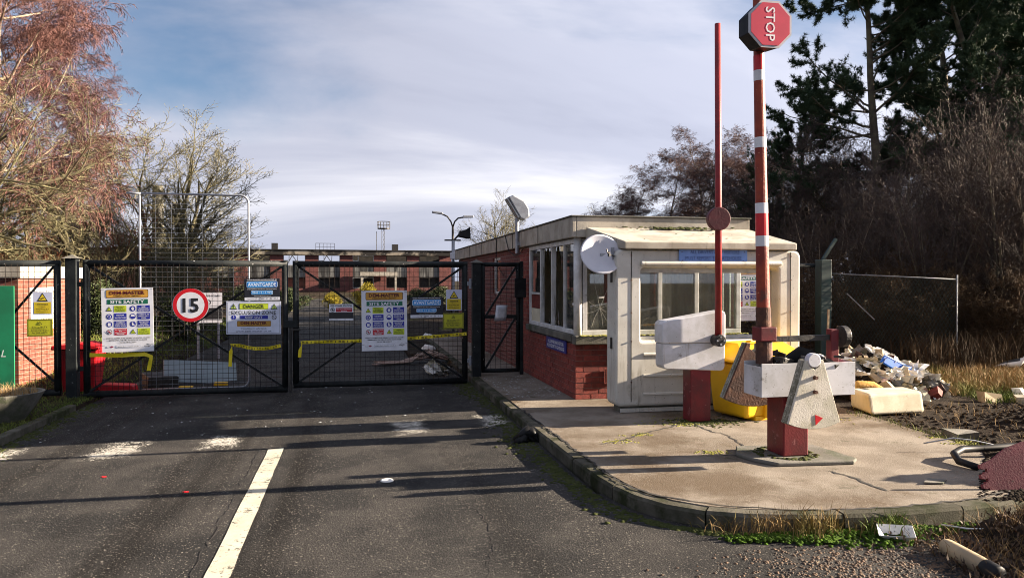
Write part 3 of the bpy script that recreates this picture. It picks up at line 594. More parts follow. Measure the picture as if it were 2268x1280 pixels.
# cracks starring the near front pane, one radiating line each
mb = MB(); cx_, cz_ = 3.31, 1.36
for a, l in ((100, 0.62), (70, 0.55), (20, 0.3), (-30, 0.42), (-60, 0.2), (-80, 0.26), (150, 0.18), (200, 0.2), (245, 0.28), (-15, 0.15)):
    e = (cx_ + math.cos(R(a))*l, cz_ + math.sin(R(a))*l)
    e = (min(max(e[0], 3.125), 3.68), min(max(e[1], 1.07), 2.2)); k = ((cx_+e[0])/2 + rng.uniform(-0.02, 0.02), (cz_+e[1])/2 + rng.uniform(-0.02, 0.02))
    for p, q in (((cx_, cz_), k), (k, e)): mb.bar((p[0], 10.1075, p[1]), (q[0], 10.1075, q[1]), 0.005, 0.0015)
gh.part('glass_crack', mb, vinyl((0.7, 0.68, 0.6)), parent=fw)
mb = MB(); mb.box(3.29, 3.37, 10.105, 10.107, 1.50, 1.525); gh.part('sticker', mb, vinyl((0.8, 0.78, 0.72)), parent=fw)
# narrow rear windows in the long side
for a, b in ((15.55, 16.45), (18.3, 19.4)):
    mb = MB(); mb.box(2.99, 3.05, a, b, 1.45, 1.5); mb.box(2.99, 3.05, a, b, 2.17, 2.22); mb.box(2.99, 3.05, a, a + 0.08, 1.5, 2.17); mb.box(2.99, 3.05, b - 0.08, b, 1.5, 2.17)
    w_ = gh.part('narrow_window', mb, M['white_frame'], 0.004); mb = MB(); mb.box(3.01, 3.015, a + 0.08, b - 0.08, 1.5, 2.17); gh.part('pane', mb, M['glass'], parent=w_)
# vent grille, cable, foot-gate catch
mb = MB(); mb.box(3.35, 3.53, 10.035, 10.05, 0.33, 0.345); mb.box(3.35, 3.53, 10.035, 10.05, 0.525, 0.54); mb.box(3.35, 3.365, 10.035, 10.05, 0.345, 0.525); mb.box(3.515, 3.53, 10.035, 10.05, 0.345, 0.525)
for k in range(1, 8): mb.box(3.365 + k*0.01875 - 0.003, 3.365 + k*0.01875 + 0.003, 10.037, 10.047, 0.345, 0.525); mb.box(3.365, 3.515, 10.0385, 10.0455, 0.345 + k*0.0225 - 0.003, 0.345 + k*0.0225 + 0.003)
mb.box(3.355, 3.525, 10.0485, 10.0495, 0.335, 0.535, 1)
gh.part('vent_grille', mb, [M['brick'], M['dark']])
mb = MB(); mb.path([(2.86, 14.6, 2.6), (2.85, 14.2, 2.3), (2.9, 13.9, 2.2), (2.93, 13.6, 2.22), (2.93, 13.3, 2.3)], 0.008, 5); mb.path([(2.855, 15.5, 2.62), (2.855, 15.5, 2.2), (2.93, 15.5, 1.95), (2.94, 15.2, 1.85)], 0.008, 5)
gh.part('loose_cable', mb, M['black_plastic'])
pts = [(rng.uniform(3.0, 5.45), rng.uniform(9.97, 10.06), 0.99, rng.uniform(0.012, 0.03)) for _ in range(420)]
o = clumps('sill_moss', [(x-2.95, y-10.06, z-0.12, r) for x, y, z, r in pts], M['yellow_moss'], gh.o)
pts = [(rng.gauss(x, s), rng.uniform(9.62, 10.0), z, rng.uniform(0.012, 0.035)) for x, z, s, n in ((4.2, 2.43, 0.3, 70), (3.6, 2.43, 0.4, 14)) for _ in range(n)]

# ------------------------------------------------------------------ booth: a moulded screen with a window, under a sloping canopy
bo = Thing('reception_booth', 'cream moulded booth screen with wide window and sloping canopy before the gatehouse', 'booth', (4.36, 8.9, 0.12))
mb = MB()
O = rrect(3.12, 5.60, 0.20, 2.12, 0.07, 6); I = rrect(3.44, 5.30, 1.0, 1.90, 0.05, 6)
mb.ring(O, I, 8.90, 9.26); bo.part('screen_body', mb, M['grp'], 0.035, smooth=False, seg=4)
mb = MB(); mb.box(3.2, 5.52, 8.96, 9.2, 0.12, 0.2); bo.part('plinth', mb, M['dark_concrete'])
for x in (3.315, 5.46):
    mb = MB(); mb.box(x - 0.004, x + 0.004, 8.896, 8.90, 0.26, 2.1); bo.part('seam', mb, M['dark'])
for x in (3.315, 5.46):
    for z in (0.5, 1.0, 1.35, 1.75, 2.05):
        mb = MB(); mb.tube((x, 8.897, z), (x, 8.889, z), 0.010, n=7); bo.part('fixing_bolt', mb, M['rust'])
mb = MB(); mb.box(3.19, 5.53, 8.93, 8.955, 0.125, 0.175); bo.part('base_flange', mb, M['grp'], 0.006)
for x, z in ((3.25, 1.72), (3.27, 0.9)):
    mb = MB(); mb.box(3.108, 3.119, 9.03, 9.09, z, z + 0.14); bo.part('side_clip', mb, M['dark_metal'], 0.004)
mb = MB(); mb.prism([(8.91, 1.925), (8.91, 1.985), (8.875, 1.99), (8.85, 1.96), (8.855, 1.93)], 3.43, 5.32, 'x'); bo.part('drip_lintel', mb, M['grp'], 0.012)
for z, e in ((0.84, 5.3), (0.575, 5.25), (0.35, 5.25)):
    mb = MB(); mb.prism([(8.91, z - 0.02), (8.91, z + 0.02), (8.888, z + 0.014), (8.884, z - 0.014)], 3.47, e, 'x'); bo.part('moulded_rib', mb, M['grp'], 0.006)
mb = MB(); mb.box(3.44, 5.30, 9.08, 9.14, 1.0, 1.045); mb.box(3.44, 5.30, 9.08, 9.14, 1.84, 1.90); mb.box(3.44, 3.465, 9.08, 9.14, 1.045, 1.84); mb.box(5.245, 5.30, 9.08, 9.14, 1.045, 1.84)
bf = bo.part('window_frame', mb, M['alu'], 0.004)
mb = MB(); mb.box(3.465, 5.245, 9.108, 9.112, 1.045, 1.84); bo.part('pane', mb, glass('booth_glass', (0.92, 0.93, 0.92), 0.05, 0.02), parent=bf)
# canopy wedge
mb = MB()
xl0, xr0, xl1, xr1 = 3.20, 5.50, 3.06, 5.46
V = [(xl0, 8.82, 2.125), (xr0, 8.82, 2.125), (xr1, 9.955, 2.19), (xl1, 9.955, 2.19), (xl0, 8.82, 2.215), (xr0, 8.82, 2.215), (xr1, 9.955, 2.46), (xl1, 9.955, 2.46)]
mb.add(V, [(0,3,2,1),(4,5,6,7),(0,1,5,4),(1,2,6,5),(2,3,7,6),(3,0,4,7)])
cn = bo.part('canopy', mb, M['fascia'], 0.012)
pts = [(x, y, 2.20 + (y-8.82)*0.229 + 0.002, r) for x, y, r in [(rng.gauss(4.3, 0.35), rng.uniform(9.75, 9.94), rng.uniform(0.012, 0.04)) for _ in range(120)] + [(rng.uniform(3.3, 5.4), rng.uniform(8.9, 9.9), rng.uniform(0.006, 0.022)) for _ in range(16)]]
clumps('canopy_moss', [(x-4.36, y-8.9, z-0.105, r) for x, y, z, r in pts], M['dark_moss'], cn)

# ------------------------------------------------------------------ lettering and signs
_tc = {}
def text_geo(s, bold=0.0):
    k = (s, bold)
    if k not in _tc:
        cu = bpy.data.curves.new('lettering', 'FONT'); cu.body = s; cu.size = 1; cu.resolution_u = 2; cu.offset = bold
        o = bpy.data.objects.new('lettering', cu); me = o.to_mesh()
        V = np.array([v.co[:2] for v in me.vertices]); F = [tuple(p.vertices) for p in me.polygons]
        o.to_mesh_clear(); bpy.data.objects.remove(o); bpy.data.curves.remove(cu); _tc[k] = (V, F)
    return _tc[k]
WHITE, BLACK, BLUE, GREEN, ORANGE, LIME, RED, YEL = (0.72, 0.73, 0.78), (0.012, 0.012, 0.015), (0.022, 0.03, 0.30), (0.01, 0.13, 0.075), (0.58, 0.30, 0.045), (0.50, 0.62, 0.03), (0.52, 0.012, 0.03), (0.62, 0.47, 0.02)
MAROON, SKY = (0.10, 0.012, 0.012), (0.03, 0.27, 0.68)
class Sign:
    """flat printed board facing -Y; u,v are fractions from the top left corner, heights are fractions of the board height"""
    def __init__(s, name, label, c, w, h, roll=0.0, yaw=0.0, base=WHITE, group=None, cat='sign', thick=0.006, parent=None, baseshape=None, mat_=None):
        s.w, s.h = w, h; s.groups = {}
        if parent is None: s.t = Thing(name, label, cat, c, (0, 0, 0), group); s.root = s.t.o; s.root.rotation_euler = Euler((0, R(roll), R(yaw)))
        else: s.root = parent
        if parent is None:
            mb = MB()
            if baseshape: mb.prism(baseshape, 0, thick, 'y')
            else: mb.box(-w/2, w/2, 0, thick, -h/2, h/2)
            o = link('board', mesh_from('board', mb, mat_ or vinyl(base)), s.root)
    def P(s, u, v): return (-s.w/2 + u*s.w, s.h/2 - v*s.h)
    def g(s, kind, col): return s.groups.setdefault((kind, col), MB())
    def poly(s, pts, col, lev=1, kind='printed_field'):
        y = -0.0012 * lev; s.g(kind, col).add([(x, y, z) for x, z in pts], [tuple(range(len(pts)))]); return s
    def rect(s, u0, v0, u1, v1, col, lev=1, r=0.0, kind='printed_field'):
        (x0, z0), (x1, z1) = s.P(u0, v1), s.P(u1, v0)
        return s.poly(rrect(x0, x1, z0, z1, r, 3) if r else [(x0, z0), (x1, z0), (x1, z1), (x0, z1)], col, lev, kind)
    def disc(s, u, v, r, col, lev=1, n=20):
        x, z = s.P(u, v); return s.poly([(x + r*math.cos(2*math.pi*k/n), z + r*math.sin(2*math.pi*k/n)) for k in range(n)], col, lev)
    def ringd(s, u, v, r0, r1, col, lev=1, n=28):
        x, z = s.P(u, v); y = -0.0012*lev; vs = []
        for r in (r0, r1): vs += [(x + r*math.cos(2*math.pi*k/n), y, z + r*math.sin(2*math.pi*k/n)) for k in range(n)]
        s.g('printed_field', col).add(vs, [(k, (k+1) % n, n+(k+1) % n, n+k) for k in range(n)]); return s
    def tri(s, u, v, a, col, lev=1):
        x, z = s.P(u, v); return s.poly([(x - a/2, z - a*0.40), (x + a/2, z - a*0.40), (x, z + a*0.47)], col, lev)
    def seg(s, u0, v0, u1, v1, w, col, lev=2):
        a = Vector(s.P(u0, v0)); b = Vector(s.P(u1, v1)); d = (b-a).normalized(); n = Vector((-d.y, d.x)) * w/2
        return s.poly([tuple(a-n), tuple(b-n), tuple(b+n), tuple(a+n)], col, lev)
    def text(s, t, u, v, hc, col, w=None, lev=3, bold=0.012, rot=0):
        """centred at (u, v); hc = cap height as a fraction of the board height; w = width as a fraction of the board width"""
        V, F = text_geo(t, bold)
        if not F: return s
        lo, hi = V.min(0), V.max(0); capref = 0.70; sy = hc*s.h/capref; sx = (w*s.w)/(hi[0]-lo[0]) if w else sy
        x, z = s.P(u, v); c, s_ = math.cos(rot), math.sin(rot)
        pts = []
        for p in V:
            a = (p[0]-(lo[0]+hi[0])/2)*sx; b = (p[1]-capref/2)*sy; pts.append((x + a*c - b*s_, -0.0012*lev, z + a*s_ + b*c))
        s.g('lettering', col).add(pts, F); return s
    def done(s):
        for (kind, col), mb in s.groups.items():
            o = link(kind, mesh_from(kind, mb, vinyl(col)), s.root)
            if kind == 'lettering': o['kind'] = 'stuff'
        return s

def site_safety(label, c, roll):
    s = Sign('site_safety_sign', label, c, 0.74, 0.985, roll, 0, group='site safety boards')
    s.rect(0.09, 0.025, 0.91, 0.155, (0.03, 0.02, 0.01), 1, 0.02).rect(0.10, 0.031, 0.90, 0.149, ORANGE, 2, 0.018)
    s.text('DEM-MASTER', 0.5, 0.075, 0.052, MAROON, 0.68, bold=0.045).text('DEMOLITION LIMITED', 0.5, 0.126, 0.02, (0.03, 0.02, 0.01), 0.52, bold=0.02)
    s.rect(0.11, 0.178, 0.90, 0.252, GREEN).text('SITE SAFETY', 0.5, 0.215, 0.048, WHITE, 0.66, bold=0.02)
    rows = (0.325, 0.445, 0.565, 0.685)
    L_ = [('t', LIME, ['DEMOLITION WORK', 'IN PROGRESS', 'PARENTS ARE ADVISED', 'TO WARN CHILDREN'], BLACK), ('c', BLUE, ['USE EAR', 'PROTECTORS'], WHITE), ('c', BLUE, ['HI-VISIBILITY', 'JACKETS MUST BE', 'WORN IN THIS AREA'], WHITE), ('n', RED, ['NO ADMITTANCE', 'FOR', 'UNAUTHORISED', 'PERSONNEL'], WHITE)]
    R_ = [('c', BLUE, ['HAND', 'PROTECTION', 'MUST BE WORN'], WHITE), ('c', BLUE, ['THIS IS A', 'HARD HAT', 'AREA'], WHITE), ('c', BLUE, ['PROTECTIVE', 'FOOTWEAR', 'MUST BE WORN'], WHITE), ('t', LIME, ['WARNING', 'Look Out For', 'Overhead Loads'], BLACK)]
    for items, ui, u0, u1 in ((L_, 0.145, 0.24, 0.48), (R_, 0.60, 0.69, 0.935)):
        for (k, col, lines_, tcol), v in zip(items, rows):
            s.rect(u0, v - 0.05, u1, v + 0.05, col)
            n = len(lines_); hh = min(0.024, 0.07/n)
            for i, t in enumerate(lines_):
                wmax = (u1-u0)*0.86; wd = min(wmax, wmax*len(t)/max(len(x) for x in lines_)*1.05)
                s.text(t, (u0+u1)/2, v + (i-(n-1)/2)*0.088/n, hh*0.85, tcol, wd, bold=0.02)
            if k == 'c':
                s.disc(ui, v, 0.042, BLUE)
                j = rows.index(v)
                if items is L_ and j == 1: s.ringd(ui, v, 0.017, 0.026, WHITE, 2); s.rect(ui-0.014, v-0.012, ui+0.014, v+0.02, BLUE, 3)
                elif items is L_: s.rect(ui-0.028, v-0.022, ui+0.028, v+0.026, WHITE, 2, 0.006)
                elif j == 0: s.poly([s.P(ui-0.03, v-0.005), s.P(ui-0.01, v+0.028), s.P(ui+0.025, v+0.022), s.P(ui+0.03, v-0.015), s.P(ui, v-0.028)], WHITE, 2)
                elif j == 1: s.poly([s.P(ui-0.042, v+0.003), s.P(ui+0.042, v+0.003), s.P(ui+0.032, v-0.022), s.P(ui, v-0.032), s.P(ui-0.032, v-0.022)], WHITE, 2)
                else: s.poly([s.P(ui-0.02, v-0.028), s.P(ui-0.02, v+0.024), s.P(ui+0.032, v+0.024), s.P(ui+0.03, v+0.008), s.P(ui+0.008, v-0.002), s.P(ui+0.008, v-0.028)], WHITE, 2)
            elif k == 't': s.tri(ui, v, 0.085, BLACK, 1).tri(ui, v, 0.062, LIME, 2).rect(ui-0.006, v-0.018, ui+0.006, v+0.012, BLACK, 3).rect(ui-0.006, v+0.018, ui+0.006, v+0.026, BLACK, 3)
            else: s.disc(ui, v, 0.04, MAROON, 1).disc(ui, v, 0.031, WHITE, 2).disc(ui, v, 0.017, BLACK, 3, 8).seg(ui-0.035, v-0.027, ui+0.035, v+0.027, 0.009, RED, 4)
    for t, v, w in (('NO METHOD STATEMENT, NO RISK ASSESSMENT, NO INDUCTION = NO WORK!', 0.783, 0.84), ('REMEMBER SAFETY, YOUR FAMILY ARE WAITING FOR YOU AT HOME.', 0.815, 0.74), ('NO LOST TIME ACCIDENTS', 0.85, 0.32)): s.text(t, 0.5, v, 0.0165, BLACK, w, bold=0.02)
    s.rect(0.265, 0.893, 0.735, 0.938, (0.25, 0.3, 0.45), 1, 0.015).rect(0.27, 0.896, 0.73, 0.935, WHITE, 2, 0.014).text('www.dem-master.co.uk', 0.5, 0.915, 0.02, BLACK, 0.41, bold=0.0)
    s.poly([s.P(0.82, 0.90), s.P(0.87, 0.882), s.P(0.93, 0.892), s.P(0.935, 0.915), s.P(0.87, 0.94), s.P(0.93, 0.912), s.P(0.92, 0.897), s.P(0.87, 0.89)], BLACK, 1)
    s.text('ndtg', 0.865, 0.912, 0.018, BLACK, 0.10, bold=0.02)
    s.rect(0.08, 0.905, 0.135, 0.935, (0.4, 0.42, 0.5), 1).rect(0.085, 0.909, 0.13, 0.931, WHITE, 2).poly([s.P(0.145, 0.918), s.P(0.18, 0.902), s.P(0.225, 0.912), s.P(0.18, 0.935)], (0.25, 0.02, 0.06), 1)
    for u, v in ((0.03, 0.028), (0.97, 0.028), (0.03, 0.90), (0.965, 0.89)): s.seg(u-0.03, v, u+0.03, v-0.008, 0.004, BLACK, 5)
    return s.done()
YG = 12.805
site_safety('white site safety board on the left gate leaf beside the round 15 sign', (-3.43, YG, 1.135), -0.8)
site_safety('white site safety board on the right gate leaf above the yellow tape', (0.485, YG, 1.08), -0.4)
site_safety('white site safety board on the fence, seen through the booth window', (6.92, 12.82, 1.50), -0.5)

s = Sign('speed_limit_sign', 'round speed limit sign with 15 in a red ring on the left gate', (-2.515, YG, 1.355), 0.54, 0.54, 0, 0, base=(0.45, 0.47, 0.50), baseshape=[(0.272*math.cos(2*math.pi*k/36), 0.262*math.sin(2*math.pi*k/36)) for k in range(36)])
s.ringd(0.5, 0.5, 0.205, 0.262, (0.55, 0.006, 0.015), 1, 36).disc(0.5, 0.5, 0.205, WHITE, 1, 36).text('15', 0.5, 0.5, 0.39, BLACK, 0.45, bold=0.03); s.done()

s = Sign('danger_sign', 'white danger exclusion zone board on the left gate leaf', (-1.57, YG, 1.15), 0.83, 0.525, 0.4, 0, base=(0.60, 0.64, 0.76))
for u0, v0, u1, v1 in ((0.018, 0.03, 0.982, 0.038), (0.018, 0.962, 0.982, 0.97), (0.018, 0.038, 0.023, 0.962), (0.977, 0.038, 0.982, 0.962)): s.rect(u0, v0, u1, v1, BLACK)
s.rect(0.235, 0.07, 0.765, 0.245, BLACK, 1).rect(0.242, 0.08, 0.758, 0.236, LIME, 2).text('DANGER', 0.5, 0.158, 0.10, BLACK, 0.38, bold=0.02)
for u in (0.13, 0.875): s.tri(u, 0.165, 0.105, BLACK, 1).tri(u, 0.165, 0.078, (0.45, 0.6, 0.12), 2).rect(u-0.007, 0.11, u+0.007, 0.185, BLACK, 3).rect(u-0.007, 0.2, u+0.007, 0.22, BLACK, 3)
s.text('EXCLUSION ZONE', 0.5, 0.345, 0.10, BLACK, 0.82, bold=0.012).rect(0.25, 0.435, 0.76, 0.54, BLUE, 1).text('KEEP OUT', 0.5, 0.487, 0.066, WHITE, 0.32)
s.disc(0.135, 0.49, 0.037, BLUE, 1).rect(0.13, 0.44, 0.14, 0.5, WHITE, 2).rect(0.13, 0.515, 0.14, 0.53, WHITE, 2).ringd(0.875, 0.49, 0.028, 0.037, BLACK, 1).seg(0.845, 0.455, 0.905, 0.525, 0.008, BLACK, 2)
s.rect(0.195, 0.595, 0.815, 0.765, (0.12, 0.06, 0.01), 1, 0.012).rect(0.2, 0.602, 0.81, 0.758, (0.42, 0.22, 0.03), 2, 0.011).text('DEM-MASTER', 0.5, 0.66, 0.075, MAROON, 0.48, bold=0.045).text('DEMOLITION LIMITED', 0.5, 0.733, 0.024, (0.03, 0.02, 0.01), 0.29)
s.text('Demolition in safe hands', 0.5, 0.825, 0.042, (0.02, 0.04, 0.09), 0.47, bold=0.0).text('www.dem-master.co.uk', 0.5, 0.905, 0.052, (0.01, 0.015, 0.04), 0.66, bold=0.008); s.done()

def avant(label, c, roll, last='E'):
    s = Sign('security_firm_sign', label, c, 0.54, 0.345, roll, 0, base=(0.012, 0.014, 0.022), group='security firm boards')
    s.text('THESE PREMISES ARE PROTECTED BY', 0.5, 0.055, 0.045, WHITE, 0.86, bold=0.02)
    s.rect(0.055, 0.12, 0.94, 0.42, (0.6, 0.7, 0.8), 1, 0.025).rect(0.068, 0.14, 0.927, 0.40, SKY, 2, 0.022)
    if last != 'E': s.rect(0.83, 0.14, 0.925, 0.40, (0.03, 0.12, 0.42), 2.4)
    s.text('AVANTGARDE', 0.495, 0.27, 0.16, (0.6, 0.72, 0.85), 0.80, bold=0.03, lev=4)
    s.text('DELIVERING SECURITY NATIONWIDE', 0.5, 0.485, 0.05, (0.6, 0.62, 0.66), 0.82, bold=0.0)
    s.rect(0.18, 0.55, 0.80, 0.74, (0.6, 0.7, 0.8), 1, 0.018).rect(0.19, 0.565, 0.79, 0.725, SKY, 2, 0.016).text('0845 12 13 999', 0.49, 0.645, 0.095, (0.55, 0.72, 0.86), 0.56)
    s.text('www.avantgardesecurity.com', 0.5, 0.79, 0.03, (0.6, 0.62, 0.66), 0.48, bold=0.01)
    s.rect(0, 0.86, 1.0, 1.0, (0.68, 0.70, 0.76), 1).text('safecontractor', 0.17, 0.93, 0.04, (0.1, 0.1, 0.12), 0.22, lev=2)
    s.ringd(0.33, 0.93, 0.008, 0.013, (0.1, 0.1, 0.12), 2).ringd(0.44, 0.93, 0.012, 0.018, (0.05, 0.05, 0.06), 2).ringd(0.75, 0.925, 0.010, 0.015, (0.1, 0.1, 0.14), 2)
    for u, w in ((0.52, 0.09), (0.63, 0.05), (0.86, 0.05), (0.93, 0.03)): s.rect(u-w/2, 0.90, u+w/2, 0.915, (0.15, 0.15, 0.17), 2).rect(u-w/2, 0.93, u+w/2, 0.945, (0.15, 0.15, 0.17), 2)
    return s.done()
avant('black and blue security firm board above the danger board', (-1.44, YG - 0.004, 1.60), -0.8, 'x')
avant('black and blue security firm board right of the site safety board', (1.18, YG, 1.295), -0.5)

def cctv(label, c):
    s = Sign('cctv_warning_sign', label, c, 0.265, 0.345, 0, 0, group='camera warning signs', base=(0.55, 0.58, 0.72))
    s.tri(0.5, 0.25, 0.15, BLACK, 1).tri(0.5, 0.255, 0.11, YEL, 2).poly([s.P(0.42, 0.30), s.P(0.55, 0.25), s.P(0.58, 0.285), s.P(0.45, 0.335)], BLACK, 3).rect(0.40, 0.31, 0.43, 0.345, BLACK, 3)
    s.rect(0.06, 0.45, 0.94, 0.96, YEL, 1).text('Warning', 0.5, 0.535, 0.06, BLACK, 0.56, bold=0.02).rect(0.25, 0.592, 0.75, 0.60, BLACK, 2)
    for t, v, w in (('These', 0.66, 0.32), ('premises are', 0.735, 0.66), ('under CCTV', 0.815, 0.62), ('surveillance', 0.895, 0.62)): s.text(t, 0.5, v, 0.042, (0.03, 0.025, 0.005), w)
    return s.done()
cctv('white and yellow camera warning sign on the far left fence panel', (-4.62, YG - 0.005, 1.40)); cctv('white and yellow camera warning sign near the right gate post', (1.635, YG, 1.415))
def patrol(label, c):
    s = Sign('foot_patrol_sign', label, c, 0.355, 0.265, -0.6, 0, group='security patrol signs', base=(0.46, 0.46, 0.02))
    for k in range(26):   # chequered border
        for j in range(2):
            u = (k + (j % 2) * 0.5) / 26
            for v0 in (0.0 + j*0.045, 0.91 + j*0.045): s.rect(u, v0, min(u + 0.5/26, 1), v0 + 0.045, BLACK)
    for k in range(18):
        for j in range(2):
            v = 0.09 + (k + (j % 2)*0.5) * 0.82/18
            for u0 in (0.0 + j*0.034, 0.932 + j*0.034): s.rect(u0, v, u0 + 0.034, v + 0.41/18, BLACK)
    s.tri(0.5, 0.235, 0.065, BLACK, 2).tri(0.5, 0.24, 0.045, (0.46, 0.46, 0.02), 3).disc(0.5, 0.25, 0.007, BLACK, 4, 8)
    s.text('SECURITY', 0.5, 0.47, 0.105, BLACK, 0.60, bold=0.0).rect(0.2, 0.545, 0.8, 0.557, BLACK, 2).text('FOOT PATROLS', 0.5, 0.66, 0.082, BLACK, 0.68, bold=0.01).text('IN THE AREA', 0.5, 0.79, 0.082, BLACK, 0.60, bold=0.01)
    return s.done()
patrol('yellow security foot patrols sign on the far left fence panel', (-4.66, YG, 1.03)); patrol('yellow security foot patrols sign under the right camera warning', (1.625, YG, 1.065))

s = Sign('no_access_sign', 'small white and red no access board left on the right gate leaf', (-0.21, YG + 0.003, 1.225), 0.385, 0.265)
s.text('FIFE POWER STATION', 0.5, 0.10, 0.09, BLACK, 0.88, bold=0.03).rect(0.28, 0.23, 0.95, 0.48, (0.40, 0.015, 0.03), 1).text('No unauthorised', 0.615, 0.31, 0.06, WHITE, 0.60).text('access', 0.615, 0.41, 0.06, WHITE, 0.24)
s.ringd(0.145, 0.35, 0.028, 0.036, BLACK, 1).disc(0.145, 0.35, 0.018, BLACK, 1, 7).seg(0.09, 0.27, 0.2, 0.43, 0.007, BLACK, 2).rect(0.0, 0.51, 1.0, 0.88, (0.02, 0.02, 0.022), 1)
s.text('Phone: 01383', 0.2, 0.945, 0.04, BLACK, 0.3, bold=0).text('999', 0.66, 0.945, 0.04, BLACK, 0.08); s.done()
# second board on posts in the yard behind the danger board
s = Sign('yard_notice_board', 'white notice board with red ring on posts behind the danger board', (-3.35, 19.0, 1.10), 0.62, 0.70)
s.rect(0.35, 0.0, 0.36, 1.0, BLACK, 1).ringd(0.17, 0.3, 0.08, 0.11, RED, 1).text('FIFE POWER', 0.68, 0.1, 0.06, BLACK, 0.5).ringd(0.5, 0.32, 0.05, 0.065, BLACK, 1).rect(0.37, 0.5, 1, 0.88, (0.02, 0.02, 0.022), 1)
s.done(); mb = MB(); mb.box(-0.25, -0.2, 0.007, 0.05, -1.2, -0.1); link('post', mesh_from('post', mb, M['galv']), s.root); mb = MB(); mb.box(0.2, 0.25, 0.007, 0.05, -1.2, -0.1); link('post', mesh_from('post', mb, M['galv']), s.root)
# gatehouse notices
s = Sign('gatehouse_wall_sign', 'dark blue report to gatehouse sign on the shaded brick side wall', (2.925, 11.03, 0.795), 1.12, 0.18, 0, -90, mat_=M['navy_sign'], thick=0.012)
s.text('ALL DRIVERS AND VISITORS', 0.5, 0.33, 0.26, WHITE, 0.80, bold=0.02).text('MUST REPORT TO GATEHOUSE', 0.5, 0.70, 0.26, WHITE, 0.86, bold=0.02); s.done()
s = Sign('booth_sign', 'faded blue report to gatehouse sign above the booth window', (4.385, 8.872, 2.06), 0.915, 0.175, 0, 0, mat_=M['blue_sign'], thick=0.014)
s.text('ALL DRIVERS AND VISITORS', 0.52, 0.29, 0.24, (0.05, 0.09, 0.26), 0.72, bold=0.0).text('MUST REPORT TO GATEHOUSE', 0.50, 0.72, 0.26, (0.05, 0.09, 0.26), 0.82, bold=0.0)
for u, v in ((0.04, 0.3), (0.96, 0.28), (0.05, 0.9), (0.5, 0.95), (0.94, 0.93)): s.disc(u, v, 0.007, (0.05, 0.05, 0.08), 1, 8)
s.done()

# ------------------------------------------------------------------ gates and their posts
def leaf(name, label, x0, x1, z0, z1, y=12.9, fr=0.05, cell=0.08, brace='x', cat='gate', mid=None, ped=False):
    t = Thing(name, label, cat, ((x0+x1)/2, y, z0))
    for xx in (x0+fr, x1-fr):
        mb = MB(); mb.tube((xx, y, z0+fr), (xx, y, z1), fr, n=12); t.part('stile', mb, M['black'], smooth=True)
    mb = MB(); mb.tube((x0+0.01, y, z1-fr), (x1-0.01, y, z1-fr), fr*1.02, n=12); t.part('top_rail', mb, M['black'], smooth=True)
    mb = MB(); mb.tube((x0+0.01, y, z0+fr), (x1-0.01, y, z0+fr), fr*1.02, n=12); t.part('bottom_rail', mb, M['black'], smooth=True)
    a, b, c, d = x0+2*fr, x1-2*fr, z0+2*fr, z1-2*fr
    if mid:
        mb = MB(); mb.box(a, b, y-0.03, y+0.03, mid-0.03, mid+0.03); t.part('middle_rail', mb, M['black'])
    br = []
    if brace == 'x': br = [((a, d), (b, c)), ((a, c), (b, d))]
    elif brace == 'r': br = [((a, mid or c), (b, d)), ((a, c), (b, mid or d))]
    for p, q in br:
        mb = MB(); k = 0.022 * (1 if p[1] > q[1] else -1); mb.bar((p[0], y+k, p[1]), (q[0], y+k, q[1]), 0.035, 0.035); t.part('diagonal_brace', mb, M['black'])
    mb = MB(); wd = 0.0055; n = int((b-a)/cell); m = int((d-c)/(cell*0.95))
    for i in range(1, n): x = a+(b-a)*i/n + rng.uniform(-0.006, 0.006); mb.box(x-wd/2, x+wd/2, y-0.052-wd, y-0.052, c-fr*0.8, d+fr*0.8)
    for i in range(1, m): z = c+(d-c)*i/m + rng.uniform(-0.005, 0.005); mb.box(a-fr*0.8, b+fr*0.8, y-0.052, y-0.052+wd, z-wd/2, z+wd/2)
    t.part('wire_mesh', mb, M['wire'], kind='stuff')
    return t
g0 = leaf('boundary_fence', 'black mesh fence panel left of the gate post behind green sheet', -6.6, -4.40, -0.02, 2.05, brace='none', cat='fence')
mb = MB(); mb.bar((-5.05, 12.9, 1.25), (-4.5, 12.9, 1.95), 0.03); g0.part('diagonal_brace', mb, M['black'])
mb = MB(); mb.bar((-5.05, 12.9, 0.75), (-4.5, 12.9, 0.2), 0.03); g0.part('diagonal_brace', mb, M['black'])
g1 = leaf('gate_leaf', 'wide left gate leaf of black tube and mesh hung with signs', -4.09, -1.05, -0.06, 2.06)
g2 = leaf('gate_leaf', 'right gate leaf of black tube and mesh crossed by yellow tape', -0.98, 1.88, 0.0, 2.06)
mb = MB(); mb.tube((-1.01, 12.84, -0.05), (-1.01, 12.84, 1.0), 0.018, n=8); mb.bar((-1.01, 12.82, 0.95), (-0.85, 12.82, 0.95), 0.03); g1.part('drop_bolt', mb, M['dark_metal'])
mb = MB(); mb.box(-1.12, -0.9, 12.80, 12.835, 0.98, 1.1); g1.part('lock_plate', mb, M['black'], 0.006)
def post(label, x, w, z0, z1):
    t = Thing('gate_post', label, 'post', (x, 12.9, z0))
    mb = MB(); mb.box(x-w/2, x+w/2, 12.9-w/2, 12.9+w/2, z0, z1); t.part('shaft', mb, M['black'], 0.012)
    mb = MB(); hw = w/2 + 0.035; mb.add([(x-hw, 12.9-hw, z1), (x+hw, 12.9-hw, z1), (x+hw, 12.9+hw, z1), (x-hw, 12.9+hw, z1), (x, 12.9, z1+0.06)], [(0, 1, 4), (1, 2, 4), (2, 3, 4), (3, 0, 4), (3, 2, 1, 0)]); t.part('cap', mb, M['dark_concrete'])
    return t
pl = post('square black post with pyramid cap at the left gate hinge', -4.24, 0.16, -0.13, 2.08)
